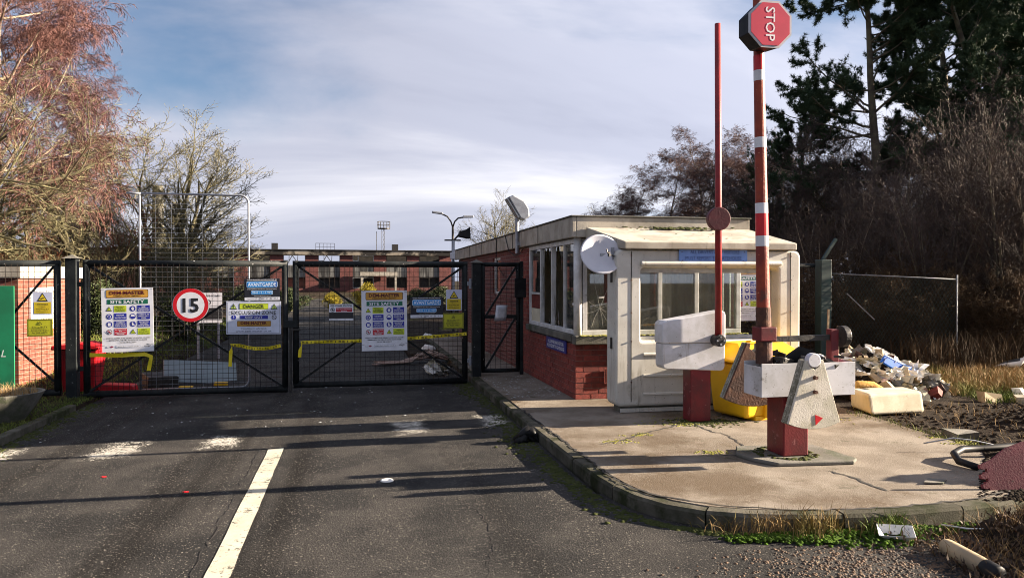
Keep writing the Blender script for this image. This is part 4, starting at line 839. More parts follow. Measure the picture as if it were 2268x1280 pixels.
pr = post('square black post at the right gate hinge by the kerb', 2.03, 0.15, 0.0, 2.04)
for z in (0.35, 1.65):
    mb = MB(); mb.box(-4.16, -4.06, 12.87, 12.93, z, z+0.07); pl.part('hinge', mb, M['black'], 0.006)
    mb = MB(); mb.box(1.86, 1.955, 12.87, 12.93, z, z+0.07); mb.tube((1.92, 12.86, z-0.05), (1.92, 12.86, z+0.12), 0.025, n=8); pr.part('hinge', mb, M['galv'], 0.004)
g3 = leaf('foot_gate', 'narrow black mesh foot gate between gate post and gatehouse', 2.12, 2.80, 0.16, 2.05, fr=0.035, brace='r', mid=1.12, y=12.98)
mb = MB(); mb.box(2.70, 2.90, 12.90, 12.95, 1.45, 1.78); g3.part('lock_box', mb, M['black_plastic'], 0.01)
mb = MB(); mb.box(2.80, 2.86, 12.95, 13.01, 0.12, 2.07); g3.part('closing_post', mb, M['black'], 0.005)
mb = MB()
n_ = 5; vs_ = []; 
for j in range(n_):
    for i in range(n_): vs_.append((2.34 + 0.20*i/(n_-1) + 0.035*j/(n_-1), 12.905 + 0.012*math.sin(i*2.1+j*1.7), 1.05 + 0.27*j/(n_-1)))
mb.add(vs_, [(j*n_+i, j*n_+i+1, (j+1)*n_+i+1, (j+1)*n_+i) for j in range(n_-1) for i in range(n_-1)])
o = solo('silver_notice', mb, M['silver_foil'], 'crumpled silver notice tied to the foot gate', 'notice', smooth=True); sm = o.modifiers.new('solid', 'SOLIDIFY'); sm.thickness = 0.003
# warning tape
def tape(label, pts, w=0.052, prints=True):
    P = [Vector(p) for p in pts]; mb = MB(); n = len(P); vs_ = []
    for i, p in enumerate(P):
        wob_ = 0.007*math.sin(i*1.9); d = (P[min(i+1, n-1)] - P[max(i-1, 0)]).normalized(); up = Vector((-d.z, 0, d.x)); up = up if abs(d.x) > 0.3 else Vector((1, 0, 0)); up = up if up.z >= 0 or abs(d.x) <= 0.3 else -up
        vs_ += [p - up*w/2 + Vector((0, wob_, 0)), p + up*w/2 - Vector((0, wob_, 0))]
    mb.add(vs_, [(2*i, 2*i+2, 2*i+3, 2*i+1) for i in range(n-1)])
    t = Thing('warning_tape', label, 'tape', P[0]); o = t.part('tape_ribbon', mb, vinyl((0.70, 0.56, 0.01))); sm = o.modifiers.new('solid', 'SOLIDIFY'); sm.thickness = 0.002
    if prints:
        mb = MB()
        for i in range(1, n-1):
            a, b = P[i], P[i+1] if i+1 < n else P[i]
            if abs((b-a).x) < 0.05: continue
            for q, hh in ((0.15, 0.012), (0.45, 0.012), (0.8, 0.03)):
                c = a.lerp(b, q); mb.obox((c.x, c.y-0.018, c.z + (0.010 if hh < 0.02 else 0)), ((b-a).length*(0.2 if hh < 0.02 else 0.06), 0.001, hh), (0, -math.atan2((b-a).z, (b-a).x), 0))
                if hh < 0.02: mb.obox((c.x, c.y-0.018, c.z - 0.012), ((b-a).length*0.22, 0.001, 0.010), (0, -math.atan2((b-a).z, (b-a).x), 0))
        t.part('printing', mb, vinyl((0.05, 0.04, 0.01)))
tape('yellow caution tape strung across the right gate leaf', [(-0.87, 12.83, 0.50), (-0.86, 12.83, 0.62), (-0.84, 12.83, 0.74)] + [(-0.84 + 2.69*k/14, 12.829, 0.745 + 0.10*k/14 - 0.03*math.sin(math.pi*k/14)) for k in range(1, 15)])
tape('short yellow caution tape with hanging end on the left gate leaf', [(-1.93, 12.80, 0.38), (-1.925, 12.80, 0.5), (-1.92, 12.80, 0.62), (-1.915, 12.80, 0.72)] + [(-1.90 + 0.74*k/6, 12.79, 0.75 - 0.09*math.sin(math.pi*k/7) - 0.01*k/6) for k in range(1, 7)])
tape('yellow caution tape behind the left site safety board', [(-3.98, 12.83, 0.60), (-3.6, 12.83, 0.585), (-3.2, 12.83, 0.60), (-3.10, 12.83, 0.56), (-3.12, 12.83, 0.45), (-3.14, 12.83, 0.34)], 0.06, False)
# green sheet in front of the left fence, with painted letters
mb = MB(); mb.box(-6.6, -5.0, 12.78, 12.80, 0.05, 1.66)
gs = Thing('green_board', 'flat green board against the left fence with white painted letters', 'board', (-5.8, 12.78, 0.05)); gs.part('sheet', mb, M['green_sheet'], 0.004)
V_, F_ = text_geo('AL', 0.0); mb = MB(); mb.add([(-5.29 + (p[0]+p[1]*0.25)*0.15, 12.777, 0.60 + p[1]*0.15) for p in V_], F_); gs.part('lettering', mb, vinyl((0.75, 0.8, 0.75)))

# ------------------------------------------------------------------ satellite dish and lamp on the gatehouse
di = Thing('satellite_dish', 'pale satellite dish on the left edge of the booth', 'dish', (2.96, 9.0, 2.06))
mb = MB(); n = 32; prof = [(0.0, 0.045), (0.07, 0.042), (0.14, 0.03), (0.20, 0.013), (0.245, -0.008), (0.262, -0.012), (0.262, -0.02), (0.24, -0.018), (0.14, 0.02), (0.0, 0.034)]
# bowl opens towards +z here, then is turned to face the camera side, the sky and a little of the sun
prof = [(r, -h) for r, h in prof]; mb.lathe(prof, n=n)
Md = Vector((-0.05, -0.93, 0.36)).to_track_quat('Z', 'Y').to_matrix().to_4x4(); mb.xform(Md)
di.part('bowl', mb, M['dish'], smooth=True, local=True)
mb = MB(); mb.path([(0.16, -0.03, -0.02), (0.07, -0.16, -0.005), (0.035, -0.20, -0.005), (0.01, -0.215, 0.02), (0.0, -0.21, 0.06)], 0.008, 6); mb.tube((0.035, -0.20, -0.03), (0.035, -0.20, 0.03), 0.016, n=8); di.part('feed_arm', mb, M['dark_metal'], local=True)
mb = MB(); mb.bar((0.0, 0.04, 0.0), (0.20, 0.06, 0.0), 0.035); mb.box(0.14, 0.165, -0.02, 0.10, -0.07, 0.09); di.part('bracket', mb, M['galv'], local=True)

fl = Thing('wall_floodlight', 'grey floodlight on a short pole above the gatehouse fascia', 'lamp', (2.82, 13.3, 2.2))
mb = MB(); mb.tube((2.82, 13.3, 2.22), (2.82, 13.3, 2.84), 0.035, n=10); mb.box(2.82, 2.87, 13.25, 13.35, 2.36, 2.42); fl.part('pole', mb, M['galv'], smooth=False)
mb = MB(); pts = [(-0.20, 0.16), (-0.13, 0.22), (0.10, -0.02), (0.16, -0.16), (0.05, -0.20), (-0.03, -0.17)]
mb = MB(); mb.prism([(-0.24, 0.20), (-0.15, 0.235), (0.05, 0.13), (0.13, 0.0), (0.14, -0.14), (0.05, -0.2), (-0.02, -0.17)], -0.13, 0.13, 'y'); mb.xform(Matrix.Translation((2.88, 13.3, 3.0))); hd = fl.part('lamp_head', mb, M['galv'], 0.02, seg=3)
mb = MB(); mb.prism([(-0.25, 0.17), (-0.235, 0.19), (-0.02, -0.155), (-0.045, -0.16)], -0.11, 0.11, 'y'); mb.xform(Matrix.Translation((2.868, 13.3, 3.0))); fl.part('lens', mb, M['alu'], parent=hd)

# ------------------------------------------------------------------ barrier beside the booth
b1 = Thing('road_barrier', 'white barrier cabinet with thin raised red arm beside the booth', 'barrier', (3.95, 8.45, 0.12), group='raised road barriers')
mb = MB(); mb.box(3.78, 4.03, 8.21, 8.43, 0.12, 0.74); b1.part('column', mb, M['red'], 0.012)
mb = MB(); mb.prism([(3.435, 1.024), (3.435, 0.78), (3.45, 0.745), (3.485, 0.733), (4.15, 0.70), (4.185, 0.712), (4.20, 0.75), (4.20, 1.024)], 8.205, 8.425, 'y'); b1.part('lower_cabinet', mb, M['white_metal'], 0.012, seg=3)
mb = MB(); mb.prism([(3.425, 1.026), (4.205, 1.026), (4.205, 1.345), (4.195, 1.38), (4.16, 1.395), (3.475, 1.285), (3.44, 1.27), (3.425, 1.24)], 8.195, 8.435, 'y'); b1.part('upper_cabinet', mb, M['white_metal'], 0.014, seg=3)
mb = MB(); mb.tube((4.08, 8.20, 1.06), (4.08, 8.07, 1.06), 0.07, n=24); hb = b1.part('hub', mb, M['dark_metal'], 0.006)
for a in range(0, 360, 90):
    mb = MB(); mb.tube((4.08 + 0.042*math.cos(R(a)), 8.07, 1.06 + 0.042*math.sin(R(a))), (4.08 + 0.042*math.cos(R(a)), 8.06, 1.06 + 0.042*math.sin(R(a))), 0.011, n=6); b1.part('bolt', mb, M['galv'], parent=hb)
mb = MB(); mb.path([(4.075, 8.12, 1.10), (4.07, 8.12, 2.8), (4.055, 8.12, 4.66)], [0.040, 0.037, 0.034], 14); ar = b1.part('arm', mb, M['arm_red'], smooth=True)
mb = MB(); mb.tube((4.036, 8.02, 2.44), (4.042, 8.10, 2.44), 0.132, n=28); b1.part('arm_disc', mb, M['disc_red'], 0.006, parent=ar)

# ------------------------------------------------------------------ stripped barrier in front with stop sign
b2 = Thing('road_barrier', 'stripped barrier with striped red and white arm and stop sign', 'barrier', (3.87, 6.45, 0.12), group='raised road barriers')
mb = MB(); P_ = [(3.42, 6.30), (3.90, 5.98), (4.38, 6.30), (4.28, 6.78), (3.95, 6.95), (3.52, 6.78)]
mb.prism([(x, y) for x, y in [(3.45, 6.52), (3.50, 6.28), (3.62, 6.08), (4.32, 6.02), (4.42, 6.12), (4.36, 6.72), (3.60, 6.80)]], 0.12, 0.155, 'z'); pb = b2.part('base_plinth', mb, M['dark_concrete'], 0.01)
pts = []
for a in np.linspace(0, 2*math.pi, 130):
    pts.append((3.89 + 0.19*math.cos(a)*rng.uniform(0.9, 1.5), 6.42 + 0.23*math.sin(a)*rng.uniform(0.9, 1.3), 0.153, rng.uniform(0.01, 0.035)))
clumps('plinth_moss', [(x-3.87, y-6.45, z-0.12, r) for x, y, z, r in pts], M['dark_moss'], pb)
mb = MB(); mb.box(3.79, 4.04, 6.28, 6.57, 0.155, 0.80); b2.part('column', mb, M['red'], 0.012)
# open tray
mb = MB(); z0, z1 = 0.70, 1.0
mb.box(3.56, 4.50, 6.26, 6.268, z0, z1); mb.box(3.56, 4.50, 6.572, 6.58, z0, z1); mb.box(3.56, 3.568, 6.268, 6.572, z0, z1 - 0.03); mb.box(4.492, 4.50, 6.268, 6.572, z0, z1); mb.box(3.568, 4.492, 6.268, 6.572, z0, z0 + 0.008)
b2.part('open_tray', mb, M['white_metal'], 0.003)
mb = MB()
mb.box(3.62, 4.46, 6.30, 6.55, z0 + 0.01, 0.93)
for k in range(26): mb.obox((rng.uniform(3.7, 4.4), rng.uniform(6.32, 6.53), rng.uniform(0.93, 1.06)), (rng.uniform(0.04, 0.22), rng.uniform(0.02, 0.08), rng.uniform(0.02, 0.07)), (rng.uniform(-.4, .4), rng.uniform(-.4, .4), rng.uniform(0, 3)))
b2.part('gear_unit', mb, M['dark_metal'], 0.004)
mb = MB(); mb.prism([(3.78, 0.96), (4.06, 1.13), (4.2, 1.09), (4.34, 0.97)], 6.44, 6.48, 'y'); b2.part('torn_cover', mb, M['black_plastic'])
mb = MB(); mb.obox((4.24, 6.40, 1.03), (0.10, 0.07, 0.05), (0.3, 0.4, 0.7)); b2.part('white_rag', mb, M['white_plastic'], 0.02)
mb = MB(); mb.bar((3.66, 6.46, 1.20), (4.46, 6.46, 1.215), 0.05); b2.part('cross_shaft', mb, M['dark_metal'])
mb = MB(); mb.box(4.36, 4.44, 6.42, 6.50, 0.94, 1.29); b2.part('wheel_bracket', mb, M['red'], 0.005)
mb = MB(); mb.tube((4.48, 6.46, 1.22), (4.54, 6.46, 1.22), 0.10, n=24); b2.part('pulley_wheel', mb, M['dark_metal'], 0.006)
# counterweights: two wedge-shaped stacks of plate
def fan(cx, cz, ang, y, n, th, mats, name, front):
    for k in range(n):
        pts_ = [(-0.085, -0.02), (-0.045, -0.02), (-0.05, -0.07), (0.0, -0.10), (0.05, -0.07), (0.045, -0.02), (0.085, -0.02)]
        arc = [(0.62*math.sin(R(a)), -0.62*math.cos(R(a)) - 0.0) for a in np.linspace(24, -24, 9)]
        pts_ = pts_ + [(x, z) for x, z in arc]
        c, s_ = math.cos(R(ang)), math.sin(R(ang))
        Q = [(cx + x*c - z*s_, cz + x*s_ + z*c) for x, z in pts_]
        mb = MB(); j = rng.uniform(-0.006, 0.006); mb.prism([(x + j, z) for x, z in Q], y + k*th, y + k*th + th - 0.003, 'y')
        o = b2.part('counterweight_plate', mb, mats[0] if k == 0 else mats[1], 0.004)
        if k == 0: first = o
    return first
fa = fan(3.925, 1.07, 0, 6.02, 4, 0.030, (M['lichen_white'], M['lichen_edge']), 'fan', True)
mb = MB(); mb.tube((3.925, 6.012, 1.050), (3.925, 6.075, 1.050), 0.062, n=24); b2.part('pivot', mb, M['white_metal'], 0.006)
for z in (0.90, 0.775):
    mb = MB(); mb.tube((3.93, 6.02, z), (3.93, 5.985, z), 0.019, 0.015, n=6); b2.part('bolt', mb, M['rust'], parent=fa)
mb = MB(); mb.prism([(3.935, 0.575), (4.01, 0.545), (3.94, 0.485)], 6.0165, 6.0195, 'y'); b2.part('red_triangle', mb, M['bright_red'], parent=fa)
fan(3.76, 1.16, -7, 6.72, 4, 0.030, (M['rust'], M['lichen_edge']), 'fan', False)
# arm
a0, a1 = Vector((3.70, 6.46, 1.0)), Vector((3.60, 6.46, 5.2))
def arm_pt(z): t = (z - 1.0) / 4.2; return a0.lerp(a1, t)
def arm_r(z): return 0.062 - 0.006 * (z - 1.28)
def arm_seg(name, za, zb, m, grow=0.0, parent=None):
    mb = MB(); mb.tube(arm_pt(za), arm_pt(zb), arm_r(za) + grow, arm_r(zb) + grow, n=20); return b2.part(name, mb, m, smooth=False, parent=parent)
arm_seg('arm_socket', 0.98, 1.28, M['rust'], 0.012); mb = MB(); p = arm_pt(1.27); mb.box(p.x - 0.075, p.x + 0.085, p.y - 0.08, p.y + 0.08, 1.19, 1.32); b2.part('arm_clamp', mb, M['red'], 0.008)
am = arm_seg('arm', 1.28, 5.1, M['rust_red'])
arm_seg('arm_sleeve', 1.32, 1.50, M['rust'], 0.006)
for za, zb in ((2.06, 2.155), (2.36, 2.455), (2.96, 3.055), (3.57, 3.665)): arm_seg('white_band', za, zb, M['white_tape'], 0.002, am)
for za, zb in ((2.155, 2.36), (3.665, 3.80)): arm_seg('red_band', za, zb, M['bright_red'], 0.002, am)
# stop sign: deep octagonal lamp box, lettering runs down because the arm is up
oc = lambda r, cx, cz: [(cx + r*math.cos(R(22.5 + 45*k)), cz + r*math.sin(R(22.5 + 45*k))) for k in range(8)]
cx_, cz_ = 3.625, 4.02
mb = MB(); n = 8; A = oc(0.222, cx_, cz_); B = oc(0.205, cx_ - 0.015, cz_); mb.add([(x, 6.26, z) for x, z in A] + [(x, 6.44, z) for x, z in B], [tuple(range(7, -1, -1)), tuple(range(8, 16))] + [(k, (k+1) % 8, 8+(k+1) % 8, 8+k) for k in range(8)]); sb = b2.part('stop_sign_box', mb, M['black_plastic'], 0.006)
mb = MB(); mb.prism(oc(0.225, cx_, cz_), 6.248, 6.258, 'y'); b2.part('stop_sign_border', mb, vinyl((0.5, 0.5, 0.52)), parent=sb)
mb = MB(); mb.prism(oc(0.203, cx_, cz_), 6.244, 6.247, 'y'); b2.part('stop_sign_face', mb, vinyl((0.52, 0.02, 0.06)), parent=sb)
V_, F_ = text_geo('STOP', 0.008); lo, hi = V_.min(0), V_.max(0); mb = MB()
k = 0.30/(hi[0]-lo[0]); mb.add([(cx_ + (p[1]-0.35)*k*1.0, 6.2425, cz_ - (p[0]-(lo[0]+hi[0])/2)*k) for p in V_], F_); b2.part('lettering', mb, vinyl((0.75, 0.75, 0.76)), parent=sb)

# ------------------------------------------------------------------ grit bin
gb = Thing('grit_bin', 'yellow plastic grit bin with hipped lid behind the barrier', 'bin', (4.76, 8.46, 0.12), (0, 0, R(14)))
def frust(a, b, z0, z1, z0f=None):
    (x0, x1, y0, y1), (X0, X1, Y0, Y1) = a, b
    m = MB(); m.add([(x0,y0,z0),(x1,y0,z0),(x1,y1,z0),(x0,y1,z0),(X0,Y0,z1),(X1,Y0,z1),(X1,Y1,z1),(X0,Y1,z1)], [(0,3,2,1),(4,5,6,7),(0,1,5,4),(1,2,6,5),(2,3,7,6),(3,0,4,7)]); return m
mb = frust((-0.44, 0.46, -0.28, 0.30), (-0.49, 0.52, -0.35, 0.35), 0.03, 0.66); gb.part('body', mb, M['yellow'], 0.05, local=True, seg=4)
for x in (-0.30, 0.14):
    mb = MB(); mb.box(x, x + 0.2, -0.29, 0.29, 0.0, 0.05); gb.part('skid', mb, M['yellow'], 0.012, local=True)
mb = MB(); mb.add([(-0.51,-0.37,0.665),(0.54,-0.37,0.665),(0.54,0.36,0.665),(-0.51,0.36,0.665),(-0.51,-0.37,0.69),(0.54,-0.37,0.69),(0.54,0.36,0.72),(-0.51,0.36,0.72),(-0.34,-0.02,0.88),(0.38,-0.02,0.88),(0.38,0.30,0.88),(-0.34,0.30,0.88)],
  [(0,3,2,1),(0,1,5,4),(1,2,6,5),(2,3,7,6),(3,0,4,7),(4,5,9,8),(5,6,10,9),(6,7,11,10),(7,4,8,11),(8,9,10,11)]); ld = gb.part('lid', mb, M['yellow'], 0.02, local=True, seg=3)
mb = MB(); mb.prism([(-0.20, 0.872), (0.10, 0.872), (0.06, 0.91), (-0.16, 0.91)], -0.06, 0.02, 'y'); gb.part('hand_grip', mb, M['yellow'], 0.01, local=True, parent=ld)
for x in (-0.15, 0.18):
    mb = MB(); mb.prism([(x-0.03, 0.03), (x+0.03, 0.03), (x+0.04, 0.5), (x-0.04, 0.5)], -0.335, -0.25, 'y'); gb.part('rib', mb, M['yellow'], 0.015, local=True)

# ------------------------------------------------------------------ dumped things on the right
mb = MB(); mb.box(-0.36, 0.36, -0.28, 0.28, 0, 0.27)
fb = Thing('foam_block', 'dirty cream moulded cover lying on its side by the slab edge', 'block', (6.62, 8.62, 0.07), (R(-4), R(1), R(6))); fb.o.scale = (1.18, 1.1, 1.15)
mb = MB(); mb.add([(-0.40,-0.26,0.0),(0.30,-0.26,0.0),(0.66,0.42,0.02),(-0.1,0.42,0.02),(-0.40,-0.22,0.22),(0.28,-0.25,0.24),(0.62,0.36,0.24),(-0.12,0.40,0.24)], [(0,3,2,1),(4,5,6,7),(0,1,5,4),(1,2,6,5),(2,3,7,6),(3,0,4,7)]); fb.part('shell', mb, M['foam'], 0.035, local=True, seg=4)
mb = MB(); mb.prism([(-0.06, 0.24), (0.02, 0.24), (0.0, 0.2425), (-0.04, 0.2425)], 0.22, 0.32, 'y'); fb.part('notch', mb, M['dark'], local=True)
bp = Thing('blue_plank', 'long bright blue plastic plank lying against the rubble', 'plank', (8.0, 9.9, 0.05))
mb = MB(); Mx = Euler((R(-20), R(27), R(-6))).to_matrix().to_4x4(); mb.prism([(-0.48, -0.06), (-0.44, 0.07), (0.0, 0.095), (0.46, 0.07), (0.48, -0.07), (0.1, -0.10)], -0.02, 0.02, 'y'); mb.xform(Matrix.Translation((0, 0, 0.34)) @ Mx); bp.part('plank', mb, M['blue_plastic'], 0.008, local=True)
mb = MB(); mb.prism([(-0.46, 0.055), (-0.44, 0.076), (0.46, 0.076), (0.47, 0.062)], -0.024, -0.0201, 'y'); mb.xform(Matrix.Translation((0, 0, 0.34)) @ Mx); bp.part('pale_edge', mb, vinyl((0.3, 0.45, 0.7)), local=True)
# rubble pile: each lump a piece
rub = Thing('rubble_pile', 'heap of broken bricks, plaster and plastic beside the booth', 'rubble', (7.7, 10.35, 0.05))
pm = [M['foam'], M['white_plastic'], M['mortar'], M['brick'], M['dark_concrete'], M['board'], M['white_plastic'], M['foam'], M['rust'], M['white_plastic']]
protos = []
for k in range(14):
    r_ = random.Random(100 + k); mb = MB()
    if k < 9:
        base = [(x, y, z) for x in (-1, 1) for y in (-1, 1) for z in (-1, 1)]; sz = (r_.uniform(0.06, 0.14), r_.uniform(0.04, 0.1), r_.uniform(0.03, 0.07))
        V = [(x*sz[0]*r_.uniform(0.6, 1.1), y*sz[1]*r_.uniform(0.6, 1.1), z*sz[2]*r_.uniform(0.6, 1.1)) for x, y, z in base]
        mb.add(V, [(0,1,3,2),(4,6,7,5),(0,4,5,1),(2,3,7,6),(0,2,6,4),(1,5,7,3)])
    else:
        n6 = 6; w_, l_ = r_.uniform(0.09, 0.15), r_.uniform(0.14, 0.24); bend = r_.uniform(-2, 2)
        top = [(w_*(i/(n6-1)-0.5)*2*r_.uniform(0.8, 1.1), l_*(j/(n6-1)-0.5)*2*r_.uniform(0.8, 1.1), r_.uniform(-0.035, 0.035) + bend*(i/(n6-1)-0.5)**2*0.12) for j in range(n6) for i in range(n6)]
        mb.add(top, [(j*n6+i, j*n6+i+1, (j+1)*n6+i+1, (j+1)*n6+i) for j in range(n6-1) for i in range(n6-1)])
        mb.add([(x, y, z - 0.008) for x, y, z in top], [(j*n6+i, (j+1)*n6+i, (j+1)*n6+i+1, j*n6+i+1) for j in range(n6-1) for i in range(n6-1)])
    protos.append(mesh_from('rubble_piece', mb, pm[k] if k < 9 else (M['white_plastic'], M['foam'], M['dark_concrete'], M['board'], M['white_plastic'])[k - 9]))
mb = MB(); mb.lathe([(1.3, -0.1), (0.9, 0.18), (0.45, 0.46), (0.0, 0.56)], (0, 0, 0), 14)
mb.v = [(x*(1.0 + 0.25*math.sin(3*y)) - 0.1, y*0.75, z*rng.uniform(0.8, 1.15)) for x, y, z in mb.v]; rub.part('spoil_core', mb, M['soil'], local=True)
for k in range(290):
    a = rng.uniform(0, 2*math.pi); r_ = 1.2*math.sqrt(rng.random()); x = r_*math.cos(a) - 0.05; y = r_*math.sin(a)*0.75
    z = 0.62*max(0, 1 - (r_/1.22))**0.8 + rng.uniform(-0.02, 0.06)
    o = bpy.data.objects.new('rubble_piece', protos[rng.choice((0, 1, 2, 3, 4, 5, 6, 7, 8, 9, 9, 10, 10, 11, 12, 13, 13))]); COL.objects.link(o); o.parent = rub.o; o.location = (x, y, max(z, 0.02)); o.rotation_euler = (rng.uniform(-.8, .8), rng.uniform(-.8, .8), rng.uniform(0, 6.3))
    f = rng.uniform(0.5, 1.15); o.scale = (f, f, f)
# scattered lumps around the pile and along the slab
for k, (x, y, lab, m_, f) in enumerate(((8.75, 9.2, 'grey concrete lump lying right of the blue plank', 5, 1.3), (9.05, 9.0, 'pale plaster lump among soil right of the blue plank', 0, 1.0), (9.5, 9.5, 'small white plaster lump on the grassy soil', 1, 0.8), (5.6, 9.3, 'white broken board under the barrier tray', 10, 1.2), (6.2, 6.9, 'grey stone half sunk at the slab edge', 4, 1.2))):
    o = link('rubble_lump', protos[m_], None, (x, y, float(gz(x, y)) + 0.05 if x > 6.1 else 0.16), (rng.uniform(-.4, .4), rng.uniform(-.4, .4), rng.uniform(0, 6))); o.scale = (f, f, f); tag(o, lab, 'rubble')
mb = MB(); mb.path([(-0.25, 0, 0.02), (-0.1, 0.03, 0.06), (0.12, 0.0, 0.05), (0.28, -0.04, 0.0)], [0.03, 0.075, 0.07, 0.02], 8)
solo('insulation_scrap', mb, mat('orange_insulation', (0.55, 0.30, 0.06), (0.4, 0.2, 0.04), 8, 0.9, bump=0.8, bsc=30, bdist=0.03), 'orange torn insulation scrap between rubble and cream cover', 'scrap', loc=(6.95, 9.45, 0.22), smooth=True)
# faded red toothed foam piece, slate, tray, pipe, hose
ft = Thing('foam_mat_piece', 'faded red toothed foam mat piece standing at the right edge', 'mat', (4.80, 5.05, -0.02), (R(-18), 0, R(-10))); ft.o.scale = (0.92, 1, 0.88)
pts = [(0.62, 0.60), (0.40, 0.585), (0.24, 0.53), (0.10, 0.43)]
for k in range(5):      # jigsaw notches down the left edge
    z = 0.36 - k*0.085; e = -0.02 + 0.012*k - 0.03*math.sin(k*0.7); pts += [(e + 0.03, z + 0.03), (e, z + 0.02), (e + 0.002, z - 0.012), (e + 0.03, z - 0.018), (e + 0.055, z - 0.008), (e + 0.055, z - 0.046), (e + 0.032, z - 0.040)]
pts += [(0.06, -0.06), (0.2, -0.08), (0.62, -0.08)]
mb = MB(); mb.prism(pts, -0.016, 0.016, 'y'); ft.part('toothed_sheet', mb, M['pink_foam'], local=True)
mb = MB(); mb.prism([(-0.15, 0), (0.0, -0.07), (0.14, -0.01), (0.02, 0.07)], 0, 0.012, 'z'); solo('slate_piece', mb, M['dark_concrete'], 'thin diamond of grey slate lying on the slab corner', 'slate', loc=(4.58, 5.36, 0.125), rot=(0.05, 0.05, 0.3), bev=0.002)
tr = Thing('food_tray', 'empty white foam food tray lying on its side below the kerb', 'tray', (3.57, 4.53, 0.015), (0, 0, R(-30)))
mb = MB(); o_ = [(-0.13, -0.085), (0.13, -0.085), (0.13, 0.085), (-0.13, 0.085)]; i_ = [(-0.08, -0.05), (0.08, -0.05), (0.08, 0.05), (-0.08, 0.05)]
hz = (0.035, 0.045, 0.085, 0.075)
mb.add([(x, y, z) for (x, y), z in zip(o_, hz)] + [(x, y, 0.005) for x, y in i_], [(0,1,5,4), (1,2,6,5), (2,3,7,6), (3,0,4,7), (4,5,6,7)])
tr.o.scale = (0.85, 0.85, 0.85); o = tr.part('shell', mb, M['white_plastic'], local=True); sm = o.modifiers.new('solid', 'SOLIDIFY'); sm.thickness = 0.005
mb = MB(); mb.add([(-0.07, -0.04, 0.012), (0.07, -0.04, 0.012), (0.07, 0.04, 0.013), (-0.07, 0.04, 0.013)], [(0, 1, 2, 3)]); tr.part('silt', mb, M['soil'], local=True)
pp = Thing('pipe_offcut', 'pale pipe offcut with dark end lying in dead leaves at lower right', 'pipe', (3.70, 4.06, 0.035), (R(-86), 0, R(-2)))
mb = MB(); mb.lathe([(0.055, -0.19), (0.058, -0.1), (0.055, 0.1), (0.053, 0.16), (0.046, 0.19), (0.03, 0.195), (0.0, 0.195)], n=16); pp.part('tube', mb, M['board'], smooth=True, local=True)
mb = MB(); mb.lathe([(0.0, -0.26), (0.05, -0.255), (0.060, -0.24), (0.060, -0.15), (0.057, -0.145)], n=16); pp.part('end_sleeve', mb, M['black_plastic'], smooth=True, local=True)
mb = MB(); mb.path([(5.22, 5.62, 0.15), (5.20, 5.8, 0.16), (5.28, 5.95, 0.19), (5.45, 6.05, 0.20), (5.7, 6.08, 0.19), (5.95, 6.02, 0.21), (6.3, 6.12, 0.17), (6.8, 6.1, 0.2)], [0.03, 0.034, 0.032, 0.034, 0.03, 0.034, 0.03, 0.03], 8)
solo('black_hose', mb, M['black_plastic'], 'bent black hose at the right edge of the slab', 'hose', smooth=True)
mb = MB(); mb.path([(5.3 + 0.25*k + 0.04*math.sin(k*2), 6.35 - 0.05*k, 0.2 + 0.05*math.sin(k*1.3)) for k in range(10)], 0.007, 5); solo('loose_wire', mb, M['galv'], 'thin pale wire lying over the black hose', 'wire', smooth=True)
mb = MB(); mb.path([(4.0, 4.62, 0.05), (4.12, 4.52, 0.045), (4.28, 4.46, 0.05), (4.5, 4.45, 0.09)], 0.006, 5); solo('white_strip', mb, M['white_plastic'], 'thin white strip curving out of the green moss', 'strip', smooth=True)
# litter on the road
mb = MB(); mb.lathe([(0.0, 0.007), (0.03, 0.007), (0.033, 0.011), (0.052, 0.011), (0.056, 0.007), (0.058, 0.0)], n=24); solo('plastic_disc', mb, M['white_plastic'], 'white round plastic disc lying on the road', 'disc', loc=(0.28, 6.88, zr(0.28) + 0.003), smooth=True)
for x, y, lab in ((-2.29, 7.74, 'small red plastic scrap on the road left of centre line'), (-1.42, 6.98, 'tiny red scrap on the road near the centre line')):
    mb = MB(); mb.path([(-0.026, 0.01, 0.003), (-0.006, -0.01, 0.006), (0.026, 0.002, 0.003)], [0.004, 0.006, 0.004], 5); solo('red_scrap', mb, M['red_plastic'], lab, 'scrap', loc=(x, y, zr(x) + 0.003))
mb = MB()
for k in range(9):
    a = k*0.7; mb.path([(rng.uniform(-0.16, 0.0), rng.uniform(-0.12, 0.1), 0.01), (rng.uniform(-0.06, 0.06), rng.uniform(-0.08, 0.08), rng.uniform(0.05, 0.13)), (rng.uniform(0.04, 0.18), rng.uniform(-0.1, 0.12), 0.01)], [0.03, rng.uniform(0.03, 0.06), 0.02], 6)
solo('black_rag', mb, M['black_plastic'], 'crumpled black rag lying in the gutter', 'rag', loc=(1.84, 8.12, 0.0), smooth=True)
V, F = [], []
for k in range(520):
    if rng.random() < 0.75: x, y, z = rng.uniform(2.1, 2.93), rng.uniform(10.3, 12.7), 0.125
    else: x, y = rng.uniform(-3.6, 1.7), rng.uniform(9.5, 13.5); z = zr(x) + 0.005
    s_ = rng.uniform(0.008, 0.03); a = rng.uniform(0, 6.3); b = len(V)
    for j in range(3): V.append((x + s_*math.cos(a + j*2.1)*rng.uniform(0.5, 1.2), y + s_*math.sin(a + j*2.1), z + rng.uniform(0, 0.008)))
    F.append((b, b+1, b+2))
tag(link('glass_fragments', np_mesh('glass_fragments', V, F, vinyl((0.5, 0.52, 0.52), 0.2))), 'scattered broken glass on the path below the side window', 'glass', None, 'stuff')
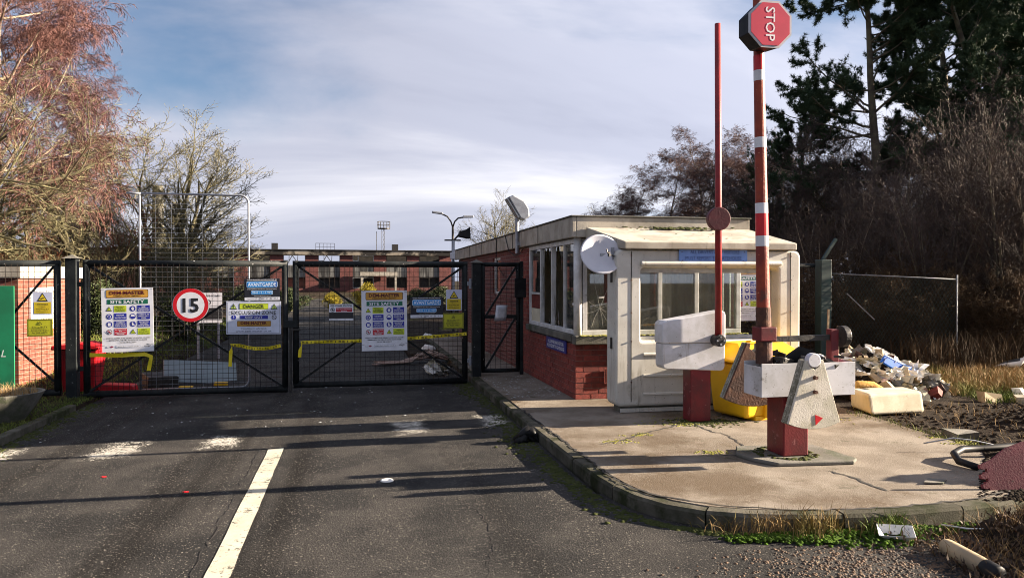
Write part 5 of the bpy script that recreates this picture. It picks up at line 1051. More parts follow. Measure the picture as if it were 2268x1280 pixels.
# dead leaves and stems on the bank at lower right
V, F = [], []
for k in range(12000):
    x = rng.gauss(5.0, 0.9); y = rng.gauss(3.9, 0.45)
    if x < 3.5 or y > 4.7: continue
    z = max(float(gz(x, y)), 0.0) + rng.uniform(0.0, 0.05); s_ = rng.uniform(0.006, 0.02); a = rng.uniform(0, 6.3); b = len(V); t = rng.uniform(-0.03, 0.03)
    V += [(x + s_*math.cos(a), y + s_*math.sin(a), z + t), (x - s_*0.5*math.sin(a), y + s_*0.5*math.cos(a), z + 0.01), (x - s_*math.cos(a), y - s_*math.sin(a), z - t), (x + s_*0.5*math.sin(a), y - s_*0.5*math.cos(a), z - 0.005)]; F.append((b, b+1, b+2, b+3))
tag(link('dead_leaves', np_mesh('dead_leaves', V, F, M['litter'])), 'dead brown leaves covering the bank at lower right', 'leaves', None, 'stuff')
pts = []
for k in range(4200):
    x = rng.gauss(5.1, 0.8); y = rng.gauss(3.95, 0.42)
    if x < 3.6: continue
    pts.append((x, y, max(float(gz(x, y)), 0), rng.uniform(0.04, 0.16), rng.gauss(0, 0.09), rng.gauss(0, 0.09), 0.005))
blades('dry_stems', pts, M['dry_grass'], label='dry bent stems sticking out of the leaf bank', cat='grass')
pts = [(rng.gauss(3.3, 0.55), rng.gauss(4.15, 0.28), 0.0, rng.uniform(0.003, 0.014)) for _ in range(2600)]
clumps('road_silt', [p for p in pts if p[1] < 4.55], M['litter'], label='crumbled brown silt on the road below the green moss', cat='soil', flat=0.6)
clumps('column_moss', [(rng.gauss(3.95, 0.22), rng.gauss(8.20, 0.13), 0.118, rng.uniform(0.008, 0.028)) for _ in range(420)], M['dark_moss'], label='dark moss round the foot of the booth barrier column', cat='moss')
pts = []
for k in range(3000):
    t = rng.random() ** 0.6; x = 4.55 + 1.6*t; y = rng.uniform(4.85, 6.2) if x > 5.2 else rng.uniform(4.82, 5.2 + 0.5*(x - 4.55))
    if y > x + 0.35: continue
    pts.append((x, y, 0.117, rng.uniform(0.006, 0.04) * (0.45 + 0.8*t)))
clumps('soil_spill', pts, M['soil'], label='dark soil spilled over the right corner of the slab', cat='soil', flat=0.6)
# lumpy soil between slab and grass
pts = []
for k in range(2600):
    x = rng.uniform(6.1, 11.5); y = rng.uniform(4.6, 9.0)
    pts.append((x, y, float(gz(x, y)) - 0.01, rng.uniform(0.01, 0.06)))
clumps('soil_clods', pts, M['soil'], label='loose dark soil clods beside the slab', cat='soil', flat=0.7)

# ------------------------------------------------------------------ just behind the gate
hp = Thing('site_fence_panel', 'galvanised site fence panel standing on end behind the left gate', 'fence', (-2.58, 13.4, -0.1))
xa, xb, zb, zt, y = -3.40, -1.72, -0.03, 3.15, 13.4
mb = MB(); r_ = 0.13; arc = lambda cx, cz, a0, a1: [(cx + r_*math.cos(R(a)), y, cz + r_*math.sin(R(a))) for a in np.linspace(a0, a1, 7)]
mb.path([(xa, y, zt)] + arc(xb - r_, zt - r_, 90, 0) + arc(xb - r_, zb + r_, 0, -90) + [(xa, y, zb), (xa - 0.0, y, zb)], 0.017, 10); hp.part('bent_tube', mb, M['galv'], smooth=True)
mb = MB(); mb.tube((xa, y, zb - 0.1), (xa, y, zt - 0.02), 0.017, n=10); hp.part('straight_tube', mb, M['galv'], smooth=True)
mb = MB(); mb.tube((xa - 0.20, y, zt), (xa + 0.02, y, zt), 0.018, n=8); hp.part('spigot', mb, M['galv'], smooth=True)
mb = MB(); wd = 0.003
for i in range(1, 7): x = xa + (xb-xa)*i/7; mb.box(x-wd/2, x+wd/2, y-wd/2, y+wd/2, zb, zt)
for i in range(1, 40): z = zb + (zt-zb)*i/40; mb.box(xa, xb, y-wd/2-0.004, y-0.0026, z-wd/2, z+wd/2)
hp.part('wire_mesh', mb, M['galv'], kind='stuff')
bn = Thing('red_bin', 'red plastic wheeled bin behind the left gate post', 'bin', (-4.36, 13.75, -0.1))
mb = frust((-4.60, -4.15, 13.55, 13.95), (-4.66, -4.08, 13.48, 14.02), -0.08, 0.62); bn.part('body', mb, M['red_plastic'], 0.02)
mb = MB(); mb.prism([(-4.74, 0.63), (-4.02, 0.63), (-4.03, 0.68), (-4.3, 0.74), (-4.73, 0.70)], 13.43, 14.06, 'y'); bn.part('lid', mb, M['red_plastic'], 0.015)
for x in (-4.64, -4.17):
    mb = MB(); mb.tube((x, 14.0, -0.0), (x + 0.06, 14.0, -0.0), 0.1, n=14); bn.part('wheel', mb, M['black_plastic'])
mb = MB(); mb.prism([(-4.05, -0.09), (-3.52, -0.09), (-3.55, 0.03), (-3.95, 0.06), (-4.05, 0.06)], 13.5, 13.78, 'y'); solo('barrier_foot', mb, M['red_plastic'], 'low red plastic barrier foot behind the left gate leaf', 'barrier foot', bev=0.02)
mb = MB(); mb.obox((0, 0, 0.10), (1.25, 0.03, 0.42), (R(-28), R(6), R(24))); solo('grey_board', mb, M['grey_sheet'], 'grey sheet lying propped behind the left gate leaf', 'board', loc=(-2.7, 14.6, 0.0), bev=0.004)
mb = MB(); mb.obox((0, 0, 0.10), (0.5, 0.5, 0.2), (0.1, 0.05, 0.5)); solo('dark_crate', mb, M['dark_metal'], 'dark broken crate left of the grey sheet', 'crate', loc=(-3.35, 14.4, -0.1), bev=0.01)
for x, y, lab in ((-2.78, 13.75, 'yellow block below the grey sheet, left one'), (-2.28, 14.1, 'yellow block below the grey sheet, right one')):
    mb = MB(); mb.obox((0, 0, 0.03), (0.22, 0.09, 0.06), (0, 0, rng.uniform(-.3, .3))); solo('yellow_block', mb, M['yellow'], lab, 'block', 'yellow blocks in the yard', loc=(x, y, zr(x)), bev=0.006)
# heap of stripped cable, torn plastic
for k, (x0, y0) in enumerate(((1.30, 16.3),)):
    cb_ = Thing('cable_heap', 'heap of stripped cable lying in the yard behind the right gate', 'cable', (1.3, 16.3, 0))
    for j in range(16):
        a = rng.uniform(-0.5, 0.5); pts = [(1.3 - 0.75 + rng.uniform(-0.2, 0.3), 16.3 + rng.uniform(-0.4, 0.2), 0.02)]
        for q in range(1, 7): pts.append((1.3 - 0.6 + 1.3*q/6 + rng.uniform(-0.05, 0.05), 16.3 + rng.uniform(-0.25, 0.25), 0.02 + 0.26*math.exp(-((q-4)/1.6)**2)*rng.uniform(0.3, 1.0)))
        mb = MB(); mb.path(pts, 0.016, 5); cb_.part('cable', mb, M['copper'], smooth=True)
ph = Thing('plastic_heap', 'torn white plastic heaped on the ground inside the right gate post', 'plastic', (1.55, 14.3, 0))
for j in range(14):
    o = bpy.data.objects.new('plastic_scrap', protos[9 + j % 5]); COL.objects.link(o); o.parent = ph.o; o.location = (rng.gauss(0, 0.16), rng.gauss(0, 0.16), rng.uniform(0.02, 0.16)); o.rotation_euler = (rng.uniform(-1, 1), rng.uniform(-1, 1), rng.uniform(0, 6)); o.data = o.data.copy() if False else o.data; f = rng.uniform(0.5, 0.8); o.scale = (f, f, f)
for k, (x, y, lab) in enumerate(((1.75, 18.6, 'white bag lying on the yard verge behind the yellow tape'), (2.1, 22.5, 'pale torn bag farther back on the yard verge'))):
    mb = MB(); mb.path([(-0.2, 0, 0.03), (-0.06, 0.02, 0.1), (0.1, 0, 0.08), (0.22, 0.03, 0.02)], [0.03, 0.10, 0.08, 0.02], 8); solo('white_bag', mb, M['white_plastic'], lab, 'bag', loc=(x, y, 0.0), smooth=True)
# yard verge on the right, beyond the gate
mb = MB(); mb.prism([(1.2, 17.6), (2.9, 17.2), (2.9, 40), (3.8, 60), (1.6, 60), (1.3, 30)], -0.05, 0.07, 'z'); struct('verge', mb, M['soil'], 0.03)
# planter by the left kerb
pt = Thing('concrete_planter', 'grey concrete bowl planter with dry grass by the left kerb', 'planter', (-4.42, 10.95, -0.05))
mb = MB(); mb.lathe([(0.0, 0.0), (0.24, 0.0), (0.34, 0.14), (0.46, 0.34), (0.47, 0.36), (0.43, 0.36), (0.38, 0.30), (0.0, 0.30)], n=28); pt.part('bowl', mb, M['dark_concrete'], smooth=False, local=True)
pts = []
for k in range(420):
    a = rng.uniform(0, 6.3); r_ = 0.38*math.sqrt(rng.random()); pts.append((r_*math.cos(a), r_*math.sin(a), 0.29, rng.uniform(0.06, 0.22), rng.gauss(0, 0.06), rng.gauss(0, 0.06), 0.006))
blades('dry_grass', pts, M['dry_grass'], pt.o)
pts = [(rng.uniform(-4.8, -3.92), rng.uniform(6.5, 13), -0.06, rng.uniform(0.02, 0.06), rng.gauss(0, .03), rng.gauss(0, .03), 0.006) for _ in range(5000)]
blades('verge_grass', pts, M['grass'], label='short grass on the left verge behind the kerb', cat='grass')
pts = [(-3.9 + abs(rng.gauss(0, 0.16)), rng.uniform(7.5, 12.6), zr(-3.8), rng.uniform(0.01, 0.03)) for _ in range(700)]
clumps('left_gutter_moss', pts, M['dark_moss'], label='dark moss in the gutter of the left kerb', cat='moss')

# ------------------------------------------------------------------ small brick hut behind the left fence
hu = Thing('brick_hut', 'low orange brick hut with white window behind the left fence', 'building', (-7.2, 15.6, -0.05))
mb = MB(); mb.box(-5.72, -5.5, 14.22, 17.2, -0.1, 1.78); w_ = hu.part('sunlit_wall', mb, M['hut_brick'])
mb = MB(); mb.box(-9.5, -5.72, 14.22, 14.44, -0.1, 1.78); mb.box(-9.5, -5.72, 17.0, 17.2, -0.1, 1.78); hu.part('front_wall', mb, M['brick_x'])
mb = MB(); mb.box(-9.6, -5.44, 14.16, 17.26, 1.78, 2.0); hu.part('roof_slab', mb, M['fascia'], 0.01)
mb = MB(); mb.box(-5.5, -5.455, 14.62, 15.75, 0.86, 0.93); mb.box(-5.5, -5.455, 14.62, 15.75, 1.55, 1.62); mb.box(-5.5, -5.455, 14.62, 14.70, 0.93, 1.55); mb.box(-5.5, -5.455, 15.67, 15.75, 0.93, 1.55)
hw = hu.part('window_frame', mb, M['white_frame'], 0.005)
for yy in (14.93, 15.2, 15.45):
    mb = MB(); mb.box(-5.497, -5.46, yy, yy + 0.05, 0.93, 1.55); hu.part('glazing_bar', mb, M['white_frame'], parent=hw)
mb = MB(); mb.box(-5.496, -5.485, 14.70, 15.67, 0.93, 1.55); hu.part('pane', mb, M['interior'], parent=hw)

# ------------------------------------------------------------------ burnt-out two-storey block across the yard
A0 = Vector((14.6, 117.5, 0)); A1 = Vector((-26.3, 115.4, 0)); du = (A0 - A1).normalized(); ang_ = math.atan2(du.y, du.x)
org = A1 - du * 26
bl = Thing('burnt_building', 'burnt-out two-storey brick block with sooty fascia across the yard', 'building', org, (0, 0, ang_))
LB = (A0 - org).length; Dp = 9.0
bay = 4.95; wid = 3.1
def lb(x0, x1, y0, y1, z0, z1): m = MB(); m.box(x0, x1, y0, y1, z0, z1); return m
soot = mat('sooty_fascia', (0.30, 0.265, 0.21), (0.22, 0.19, 0.15), 0.4, 0.9, dirt=((0.015, 0.013, 0.012), 0.3, 0.40, 0.52), dirt2=((0.4, 0.38, 0.36), 1.2, 0.66, 0.70))
bl.part('fascia', lb(-0.2, LB + 0.2, -0.3, 0.25, 5.42, 6.1), soot, local=True)
bl.part('roof_edge', lb(-0.3, LB + 0.3, -0.4, 0.3, 6.105, 6.22), M['dark'], local=True)
nb = int(LB // bay); x = LB
spand = mat('grey_spandrel', (0.11, 0.11, 0.105), (0.17, 0.17, 0.16), 0.6, 0.8, streak=((0.02, 0.02, 0.02), 1.5, 0.42, 0.62))
win_open = {0: 0, 1: 0, 2: 0}
x_right = LB - 1.7
pier_edges = []
for k in range(nb + 1):
    xr = LB - k*bay; xl = xr - (bay - wid)
    if xl < -0.3: break
    bl.part('brick_pier', lb(xl, xr, 0.0, 0.35, 0.0, 5.42), M['far_brick'], local=True)
    wr = xl; wl = max(xl - wid, 0.0)
    if wr - wl < 1: continue
    m = MB(); m.box(wl, wr, 0.12, 0.3, 2.15, 3.85); bl.part('spandrel_panel', m, spand, local=True)
    f = MB(); 
    f.box(wl, wr, 0.15, 0.25, 3.87, 3.97); f.box(wl, wr, 0.15, 0.25, 5.32, 5.42); f.box(wl, wl + 0.08, 0.15, 0.25, 3.97, 5.32); f.box(wr - 0.08, wr, 0.15, 0.25, 3.97, 5.32)
    if k in (2, 3, 4): f.box(wl + 0.75, wl + 0.85, 0.15, 0.25, 3.97, 5.32); f.box(wl + 0.08, wl + 0.75, 0.15, 0.25, 4.55, 4.65)
    fr_ = bl.part('upper_window', f, M['alu'] if k in (2, 3, 4) else M['dark'], local=True)
    f = MB(); f.box(wl, wr, 0.15, 0.25, 0.55, 0.65); f.box(wl, wr, 0.15, 0.25, 2.05, 2.14); f.box(wl, wl + 0.08, 0.15, 0.25, 0.65, 2.05); f.box(wr - 0.08, wr, 0.15, 0.25, 0.65, 2.05); f.box((wl+wr)/2 - 0.05, (wl+wr)/2 + 0.05, 0.15, 0.25, 0.65, 2.05)
    bl.part('lower_window', f, M['alu'] if k == 2 else M['dark'], local=True)
    bl.part('apron_wall', lb(wl, wr, 0.05, 0.3, 0.0, 0.54), M['far_brick'], local=True)
    if k in (0, 1, 2) or k > 4:
        bl.part('room_shade_sheet', lb(wl - 0.2, wr + 0.2, 1.2, 1.4, 2.2, 5.6), M['dark'], local=True)  # near-black sheet put in for the shade inside the upper room
    else:
        m = MB(); m.bar((wl + 0.4, 2.0, 3.9), (wl + 1.2, 2.0, 5.4), 0.1); m.bar((wl + 1.2, 2.0, 5.4), (wl + 2.2, 2.0, 4.0), 0.1); m.bar((wl + 1.9, 2.4, 3.9), (wl + 2.0, 2.4, 5.5), 0.08); bl.part('bare_rafter', m, M['dark'], local=True)
    bl.part('room_tone_sheet', lb(wl - 0.2, wr + 0.2, 0.5, 0.6, 0.0, 2.2), M['dark'] if k != 4 else M['hut_brick'], local=True)  # room shade painted near-black; one bay in orange brick as a lit wall
bl.part('end_wall', lb(LB - 0.35, LB, 0.36, Dp, 0, 5.42), M['far_brick'], local=True)
bl.part('floor_slab', lb(0, LB, 0.36, Dp, 2.25, 2.45), M['dark_concrete'], local=True)
px_ = LB - 2*bay - 4.0
m = MB(); m.box(px_, px_ + 5.4, -2.4, -0.31, 2.35, 2.95); pc = bl.part('porch_canopy', m, M['fascia'], local=True)
for xx in (px_ + 0.1, px_ + 5.0):
    m = MB(); m.box(xx, xx + 0.3, -2.3, -2.0, 0, 2.34); bl.part('porch_post', m, M['fascia'], local=True)
m = MB(); m.box(px_ + 2.0, px_ + 2.1, 0.1, 0.2, 0, 2.2); m.box(px_ + 3.4, px_ + 3.5, 0.1, 0.2, 0, 2.2); m.box(px_ + 2.1, px_ + 3.4, 0.1, 0.2, 2.1, 2.2); bl.part('door_frame', m, M['white_frame'], local=True)
for xx in (LB - 8.8, LB - 26.5):
    bl.part('roof_vent', lb(xx, xx + 0.9, 2.0, 2.9, 6.1, 7.2), M['dark_metal'], local=True)
m = MB()
for xx in np.arange(LB - 20.2, LB - 17.2, 0.55): m.box(xx, xx + 0.05, 2, 2.05, 6.1, 7.2)
m.box(LB - 20.2, LB - 17.4, 2, 2.05, 7.2, 7.26); m.box(LB - 20.2, LB - 17.4, 2.05, 2.08, 6.7, 6.74); bl.part('roof_rail', m, M['dark_metal'], local=True)

# ------------------------------------------------------------------ columns, masts
lp = Thing('street_lamp', 'tall dark lamp post with two curved arms in the yard', 'street lamp', (5.05, 40, 0))
mb = MB(); mb.path([(5.05, 40, 0), (5.05, 40, 2.5), (5.05, 40, 4.55)], [0.10, 0.075, 0.06], 10); lp.part('column', mb, M['dark_metal'], smooth=True)
for s_, ex in ((-1, 0.15), (1, 0.0)):
    mb = MB(); mb.path([(5.05, 40, 4.5), (5.05 + s_*0.10, 40, 4.80), (5.05 + s_*0.28, 40, 4.98 + ex*0.5), (5.05 + s_*0.55, 40, 5.03 + ex)], 0.04, 8); a_ = lp.part('arm', mb, M['dark_metal'], smooth=True)
    mb = MB(); mb.prism([(5.05 + s_*0.5, 5.0 + ex), (5.05 + s_*1.08, 5.02 + ex*1.4), (5.05 + s_*1.08, 5.12 + ex*1.4), (5.05 + s_*0.55, 5.12 + ex)], 39.87, 40.13, 'y'); lp.part('lantern', mb, M['galv'], 0.02, parent=a_)
cp = Thing('floodlight_column', 'dark floodlight and white box on a column beyond the gatehouse', 'lamp', (3.3, 26, 0))
mb = MB(); mb.tube((3.30, 26, 0), (3.30, 26, 3.1), 0.05, n=10); cp.part('column', mb, M['galv'], smooth=True)
mb = MB(); mb.bar((3.0, 26, 3.1), (3.55, 26, 3.1), 0.05); mb.bar((3.32, 26, 3.1), (3.5, 26, 3.3), 0.06); cp.part('crossbar', mb, M['dark_metal'])
mb = MB(); mb.prism([(3.46, 3.22), (3.72, 3.17), (3.88, 3.16), (3.86, 3.55), (3.72, 3.46), (3.50, 3.40)], 25.85, 26.15, 'y'); cp.part('floodlight', mb, M['black_plastic'], 0.02)
mb = MB(); mb.box(3.18, 3.42, 25.8, 25.94, 2.45, 2.68); cp.part('camera_box', mb, M['white_metal'], 0.02)
mt = Thing('lattice_mast', 'distant lattice mast with a railed platform behind the burnt building', 'mast', (5.0, 132, 0))
for x, y in ((4.55, 131.6), (5.05, 131.6), (4.8, 132.2)):
    mb = MB(); mb.tube((x, y, 0), (x, y, 10.4), 0.035, n=6); mt.part('leg', mb, M['dark_metal'])
mb = MB()
for k in range(13):
    z = 0.8*k; mb.bar((4.55, 131.6, z), (5.05, 131.6, z + 0.8), 0.025); mb.bar((5.05, 131.6, z), (4.8, 132.2, z + 0.8), 0.025)
mt.part('lattice', mb, M['dark_metal'])
mb = MB(); mb.tube((4.9, 131.9, 10.35), (4.9, 131.9, 10.5), 1.05, n=14); mt.part('platform', mb, M['dark_metal'])
mb = MB()
for k in range(12):
    a = 2*math.pi*k/12; mb.tube((4.9 + 1.05*math.cos(a), 131.9 + 1.05*math.sin(a), 10.5), (4.9 + 1.05*math.cos(a), 131.9 + 1.05*math.sin(a), 11.6), 0.035, n=5)
for z in (11.05, 11.6): mb.path([(4.9 + 1.05*math.cos(a), 131.9 + 1.05*math.sin(a), z) for a in np.linspace(0, 2*math.pi, 15)], 0.04, 5, False)
mt.part('railing', mb, M['dark_metal'])
mb = MB(); mb.tube((3.7, 131.8, 0), (3.7, 131.8, 9.9), 0.05, n=5); mt.part('ladder_rail', mb, M['dark_metal'])
mb = MB(); mb.lathe([(1.0, 0), (0.8, 16.6), (0.0, 16.6)], (-30.3, 130, 0), 16)
solo('chimney_stack', mb, M['dark_concrete'], 'slim dark chimney stack far behind the bare tree', 'chimney', smooth=False)

# ------------------------------------------------------------------ fence to the right of the gatehouse
fr = Thing('mesh_fence', 'dark mesh fence run between the gatehouse and green post', 'fence', (6.9, 12.9, 0.05))
mb = MB(); mb.tube((5.5, 12.9, 2.02), (8.4, 12.9, 2.02), 0.04, n=10); fr.part('top_rail', mb, M['black'], smooth=True)
mb = MB(); mb.tube((5.5, 12.9, 0.15), (8.4, 12.9, 0.15), 0.04, n=10); fr.part('bottom_rail', mb, M['black'], smooth=True)
mb = MB()
for i in range(1, 37): x = 5.5 + 2.9*i/37; mb.box(x-0.003, x+0.003, 12.875, 12.881, 0.15, 2.02)
for i in range(1, 24): z = 0.15 + 1.87*i/24; mb.box(5.5, 8.4, 12.881, 12.887, z-0.003, z+0.003)
fr.part('wire_mesh', mb, M['wire'], kind='stuff')
gp = Thing('fence_post', 'thick dark green fence post right of the booth', 'post', (8.58, 12.9, 0.0))
mb = MB(); mb.box(8.48, 8.70, 12.8, 13.0, 0, 2.13); gp.part('shaft', mb, M['green_post'], 0.012)
mb = MB(); mb.bar((8.58, 12.9, 2.13), (8.85, 12.9, 2.52), 0.05); gp.part('barbed_wire_arm', mb, M['green_post'])
cf = Thing('chain_link_fence', 'dark chain link fence panel with shiny top rail under the trees', 'fence', (10.1, 12.2, 0.1))
p0, p1 = Vector((8.75, 12.9, 1.87)), Vector((10.6, 11.9, 1.76))
mb = MB(); mb.tube(p0, p1, 0.011, n=8); cf.part('top_rail', mb, M['dull_galv'], smooth=True)
mb = MB(); mb.tube((10.6, 11.9, 0.1), (10.6, 11.9, 1.84), 0.014, n=8); cf.part('end_post', mb, M['dull_galv'], smooth=True)
mb = MB(); mb.bar((8.98, 12.75, 1.5), (9.38, 12.5, 1.02), 0.02); cf.part('brace', mb, M['dull_galv'])
mb = MB(); d_ = p1 - p0; n_ = 34
for k in range(-14, n_):
    for s_ in (1, -1):
        a = k/n_; h = 1.65; run = 0.42*s_
        q0 = p0 + d_*(a if s_ > 0 else a + 0.42); q1 = q0 + d_*run - Vector((0, 0, h))
        lo, hi = 0.0, 1.0
        f0 = a if s_ > 0 else a + 0.42; f1 = f0 + run
        t0, t1 = 0.0, 1.0
        for bnd in (0.0, 1.0):
            if (f0 - bnd)*(f1 - bnd) < 0:
                tt = (bnd - f0)/(f1 - f0)
                if f0 < 0 or f0 > 1: t0 = max(t0, tt)
                else: t1 = min(t1, tt)
        if (max(f0, f1) <= 0) or (min(f0, f1) >= 1) or t1 <= t0: continue
        A_ = q0.lerp(q1, t0); B_ = q0.lerp(q1, t1); A_.y += 0.003*s_; B_.y += 0.003*s_
        mb.bar(A_, B_, 0.004)
cf.part('chain_link', mb, M['green_post'], kind='stuff')
mb = MB(); mb.obox((0, 0, 0.55), (0.035, 0.02, 1.15), (0, 0.03, 0)); solo('timber_lath', mb, M['board'], 'pale upright timber lath beside the pulley wheel', 'lath', loc=(8.35, 12.4, 0.1))
mb = MB(); mb.obox((0, 0, 0.42), (0.03, 0.02, 0.8), (0, -0.02, 0)); solo('timber_lath', mb, M['board'], 'shorter pale upright timber lath beside the taller one', 'lath', loc=(8.55, 12.38, 0.1))

# ------------------------------------------------------------------ trees
def grow(seed, P):
    """P: per-level lists; returns segments per level as arrays (x0..z0, x1..z1, r0, r1)"""
    rg = random.Random(seed); out = [[] for _ in P['n']]; maxl = len(P['n']) - 1
    U = rg.uniform; G_ = rg.gauss
    def br(px, py, pz, dx, dy, dz, Ln, r, lev):
        n = P['n'][lev]; st = Ln / n; j = P['jit'][lev]; tr_ = P['trop'][lev]; o = out[lev]; r0 = r
        kid = P['k'][lev] if lev < maxl else 0; s0 = P['start'][lev] if lev < maxl else 1
        r_end = P['tip'][lev]
        for i in range(n):
            dx += G_(0, j); dy += G_(0, j); dz += G_(0, j) + tr_
            l = math.sqrt(dx*dx + dy*dy + dz*dz) or 1; dx /= l; dy /= l; dz /= l
            qx, qy, qz = px + dx*st, py + dy*st, pz + dz*st; r1 = max(r * (1 - (1 - r_end) * (i + 1) / n), P.get('rmin', 0.003))
            if qz < 0.05: qz = 0.05
            o.append((px, py, pz, qx, qy, qz, r0, r1))
            f0, f1 = i / n, (i + 1) / n
            if kid and f1 > s0:
                m = kid * (f1 - max(f0, s0)) / (1 - s0); c = int(m) + (1 if U(0, 1) < m - int(m) else 0)
                for _ in range(c):
                    t = U(max(f0, s0), f1); u = (t - f0) / (f1 - f0); a = R(P['ang'][lev]) * U(0.7, 1.25)
                    # random perpendicular
                    vx, vy, vz = G_(0, 1), G_(0, 1), G_(0, 1); dt = vx*dx + vy*dy + vz*dz; vx -= dt*dx; vy -= dt*dy; vz -= dt*dz
                    l = math.sqrt(vx*vx + vy*vy + vz*vz) or 1; ca, sa = math.cos(a), math.sin(a) / l
                    rr = (r0 + (r1 - r0) * u); cl = Ln * P['len'][lev] * U(0.65, 1.2) * (1 - P['shr'][lev] * t)
                    br(px + (qx-px)*u, py + (qy-py)*u, pz + (qz-pz)*u, dx*ca + vx*sa, dy*ca + vy*sa, dz*ca + vz*sa, cl, max(rr * P['rad'][lev], P.get('rmin', 0.003) * 1.2), lev + 1)
            px, py, pz, r0 = qx, qy, qz, r1
    for (bx, by, bz, d, Ln, r) in P['base']: br(bx, by, bz, *d, Ln, r, 0)
    return [np.array(o) if o else np.zeros((0, 8)) for o in out]
def tubes(S, n):
    p0, p1 = S[:, 0:3], S[:, 3:6]; d = p1 - p0; d /= (np.linalg.norm(d, axis=1, keepdims=True) + 1e-9)
    a = np.where(np.abs(d[:, 2:3]) < 0.9, np.array([[0, 0, 1.0]]), np.array([[1.0, 0, 0]])); u = np.cross(d, a); u /= np.linalg.norm(u, axis=1, keepdims=True); w = np.cross(d, u)
    an = 2*np.pi*np.arange(n)/n; ring = u[:, None, :]*np.cos(an)[None, :, None] + w[:, None, :]*np.sin(an)[None, :, None]
    V = np.concatenate([p0[:, None] + ring*S[:, 6][:, None, None], p1[:, None] + ring*S[:, 7][:, None, None]], 1).reshape(-1, 3)
    i = np.arange(len(S))[:, None]*2*n; k = np.arange(n); k2 = (k+1) % n
    F = np.stack([i + k, i + k2, i + n + k2, i + n + k], -1).reshape(-1, 4); return V, F
def ribbons(S, seed=1):
    rs = np.random.RandomState(seed); p0, p1 = S[:, 0:3], S[:, 3:6]; d = p1 - p0; w = np.cross(d, rs.normal(size=d.shape)); w /= (np.linalg.norm(w, axis=1, keepdims=True) + 1e-9)
    a = w * S[:, 6:7]; b = w * S[:, 7:8]; V = np.stack([p0 - a, p0 + a, p1 + b, p1 - b], 1).reshape(-1, 3)
    return V, np.arange(len(V)).reshape(-1, 4)
def tree_mesh(name, arrs, sides, m):
    Vs, Fs, b = [], [], 0
    for S, n in zip(arrs, sides):
        if not len(S): continue
        V, F = ribbons(S) if n == 2 else tubes(S, n); Vs.append(V); Fs.append(F + b); b += len(V)
    return np_mesh(name, np.concatenate(Vs), np.concatenate(Fs), m, True)
def bare_tree(kind, seed, P, mt, mc, split=2):
    A = grow(seed, P); nl = len(A)
    return (tree_mesh('trunk', A[:split], [8, 6, 5][:split], mt), tree_mesh('crown', A[split:], [2 if l >= nl - 1 else (4 if l < 3 else 3) for l in range(split, nl)], mc))
def put_tree(name, meshes, label, cat, loc, rz=0.0, s=1.0, group=None, lean=(0, 0), parts=('trunk', 'crown')):
    r_ = link(name, None, None, loc, (lean[0], lean[1], rz)); r_.scale = (s, s, s) if not isinstance(s, tuple) else s; tag(r_, label, cat, group)
    for q, (pn, me_) in enumerate(zip(parts, meshes[:2])):
        o_ = link(pn, me_, r_)
        if len(meshes) > 2: o_.material_slots[0].link = 'OBJECT'; o_.material_slots[0].material = meshes[2 + q]
    return r_
up = (0, 0, 1)
birch = dict(rmin=.0042, base=[(0, 0, 0, up, 12.0, 0.115)], n=[14, 9, 7, 5, 4], jit=[.05, .10, .14, .17, .13], trop=[.02, .035, -.02, -.15, -.26], k=[33, 13, 11, 8], start=[.16, .18, .15, .1], ang=[52, 42, 42, 38], len=[.37, .47, .5, .62], shr=[.5, .4, .3, .2], rad=[.48, .5, .5, .6], tip=[.15, .2, .3, .4, .7])
oaky = dict(rmin=.0042, base=[(0, 0, 0, up, 3.0, 0.20)], n=[5, 9, 7, 6, 4], jit=[.06, .13, .17, .2, .22], trop=[.02, .015, .02, .03, .02], k=[9, 11, 9, 7], start=[.4, .2, .15, .1], ang=[60, 46, 45, 42], len=[1.45, .52, .5, .5], shr=[.1, .3, .3, .2], rad=[.5, .5, .5, .55], tip=[.75, .2, .25, .4, .7])
lime = dict(rmin=.0045, base=[(0, 0, 0, (0.16*math.cos(a), 0.16*math.sin(a), 1), 5.0, 0.10) for a in (0.3, 1.9, 3.4, 5.0)] + [(0.1, 0.1, 0, up, 5.8, 0.13)], n=[9, 8, 6, 4], jit=[.08, .12, .16, .2], trop=[.0, .06, .06, .04], k=[14, 12, 11], start=[.18, .12, .1], ang=[48, 42, 42], len=[.56, .44, .42], shr=[.45, .3, .2], rad=[.55, .5, .55], tip=[.2, .25, .35, .7])
shrub = dict(rmin=.0042, base=[(0.25*math.cos(a), 0.25*math.sin(a), 0, (0.28*math.cos(a), 0.28*math.sin(a), 1), 3.2 + 1.3*((a*7) % 1), 0.030) for a in np.linspace(0, 6.0, 13)], n=[9, 6, 5, 3], jit=[.07, .10, .14, .2], trop=[.05, .10, .08, .05], k=[12, 8, 5], start=[.12, .12, .15], ang=[32, 34, 38], len=[.45, .42, .45], shr=[.4, .3, .2], rad=[.5, .6, .6], tip=[.25, .3, .4, .7])
thick = dict(rmin=.0042, base=[(0.5*math.cos(a), 0.5*math.sin(a), 0, (0.5*math.cos(a*1.7), 0.5*math.sin(a*1.7), 1), 1.9, 0.016) for a in np.linspace(0, 6.0, 12)], n=[8, 5, 4, 3], jit=[.16, .22, .25, .3], trop=[-.04, -.02, .0, .0], k=[14, 10, 7], start=[.06, .1, .1], ang=[55, 50, 50], len=[.5, .45, .5], shr=[.3, .3, .2], rad=[.6, .6, .65], tip=[.3, .35, .4, .7])
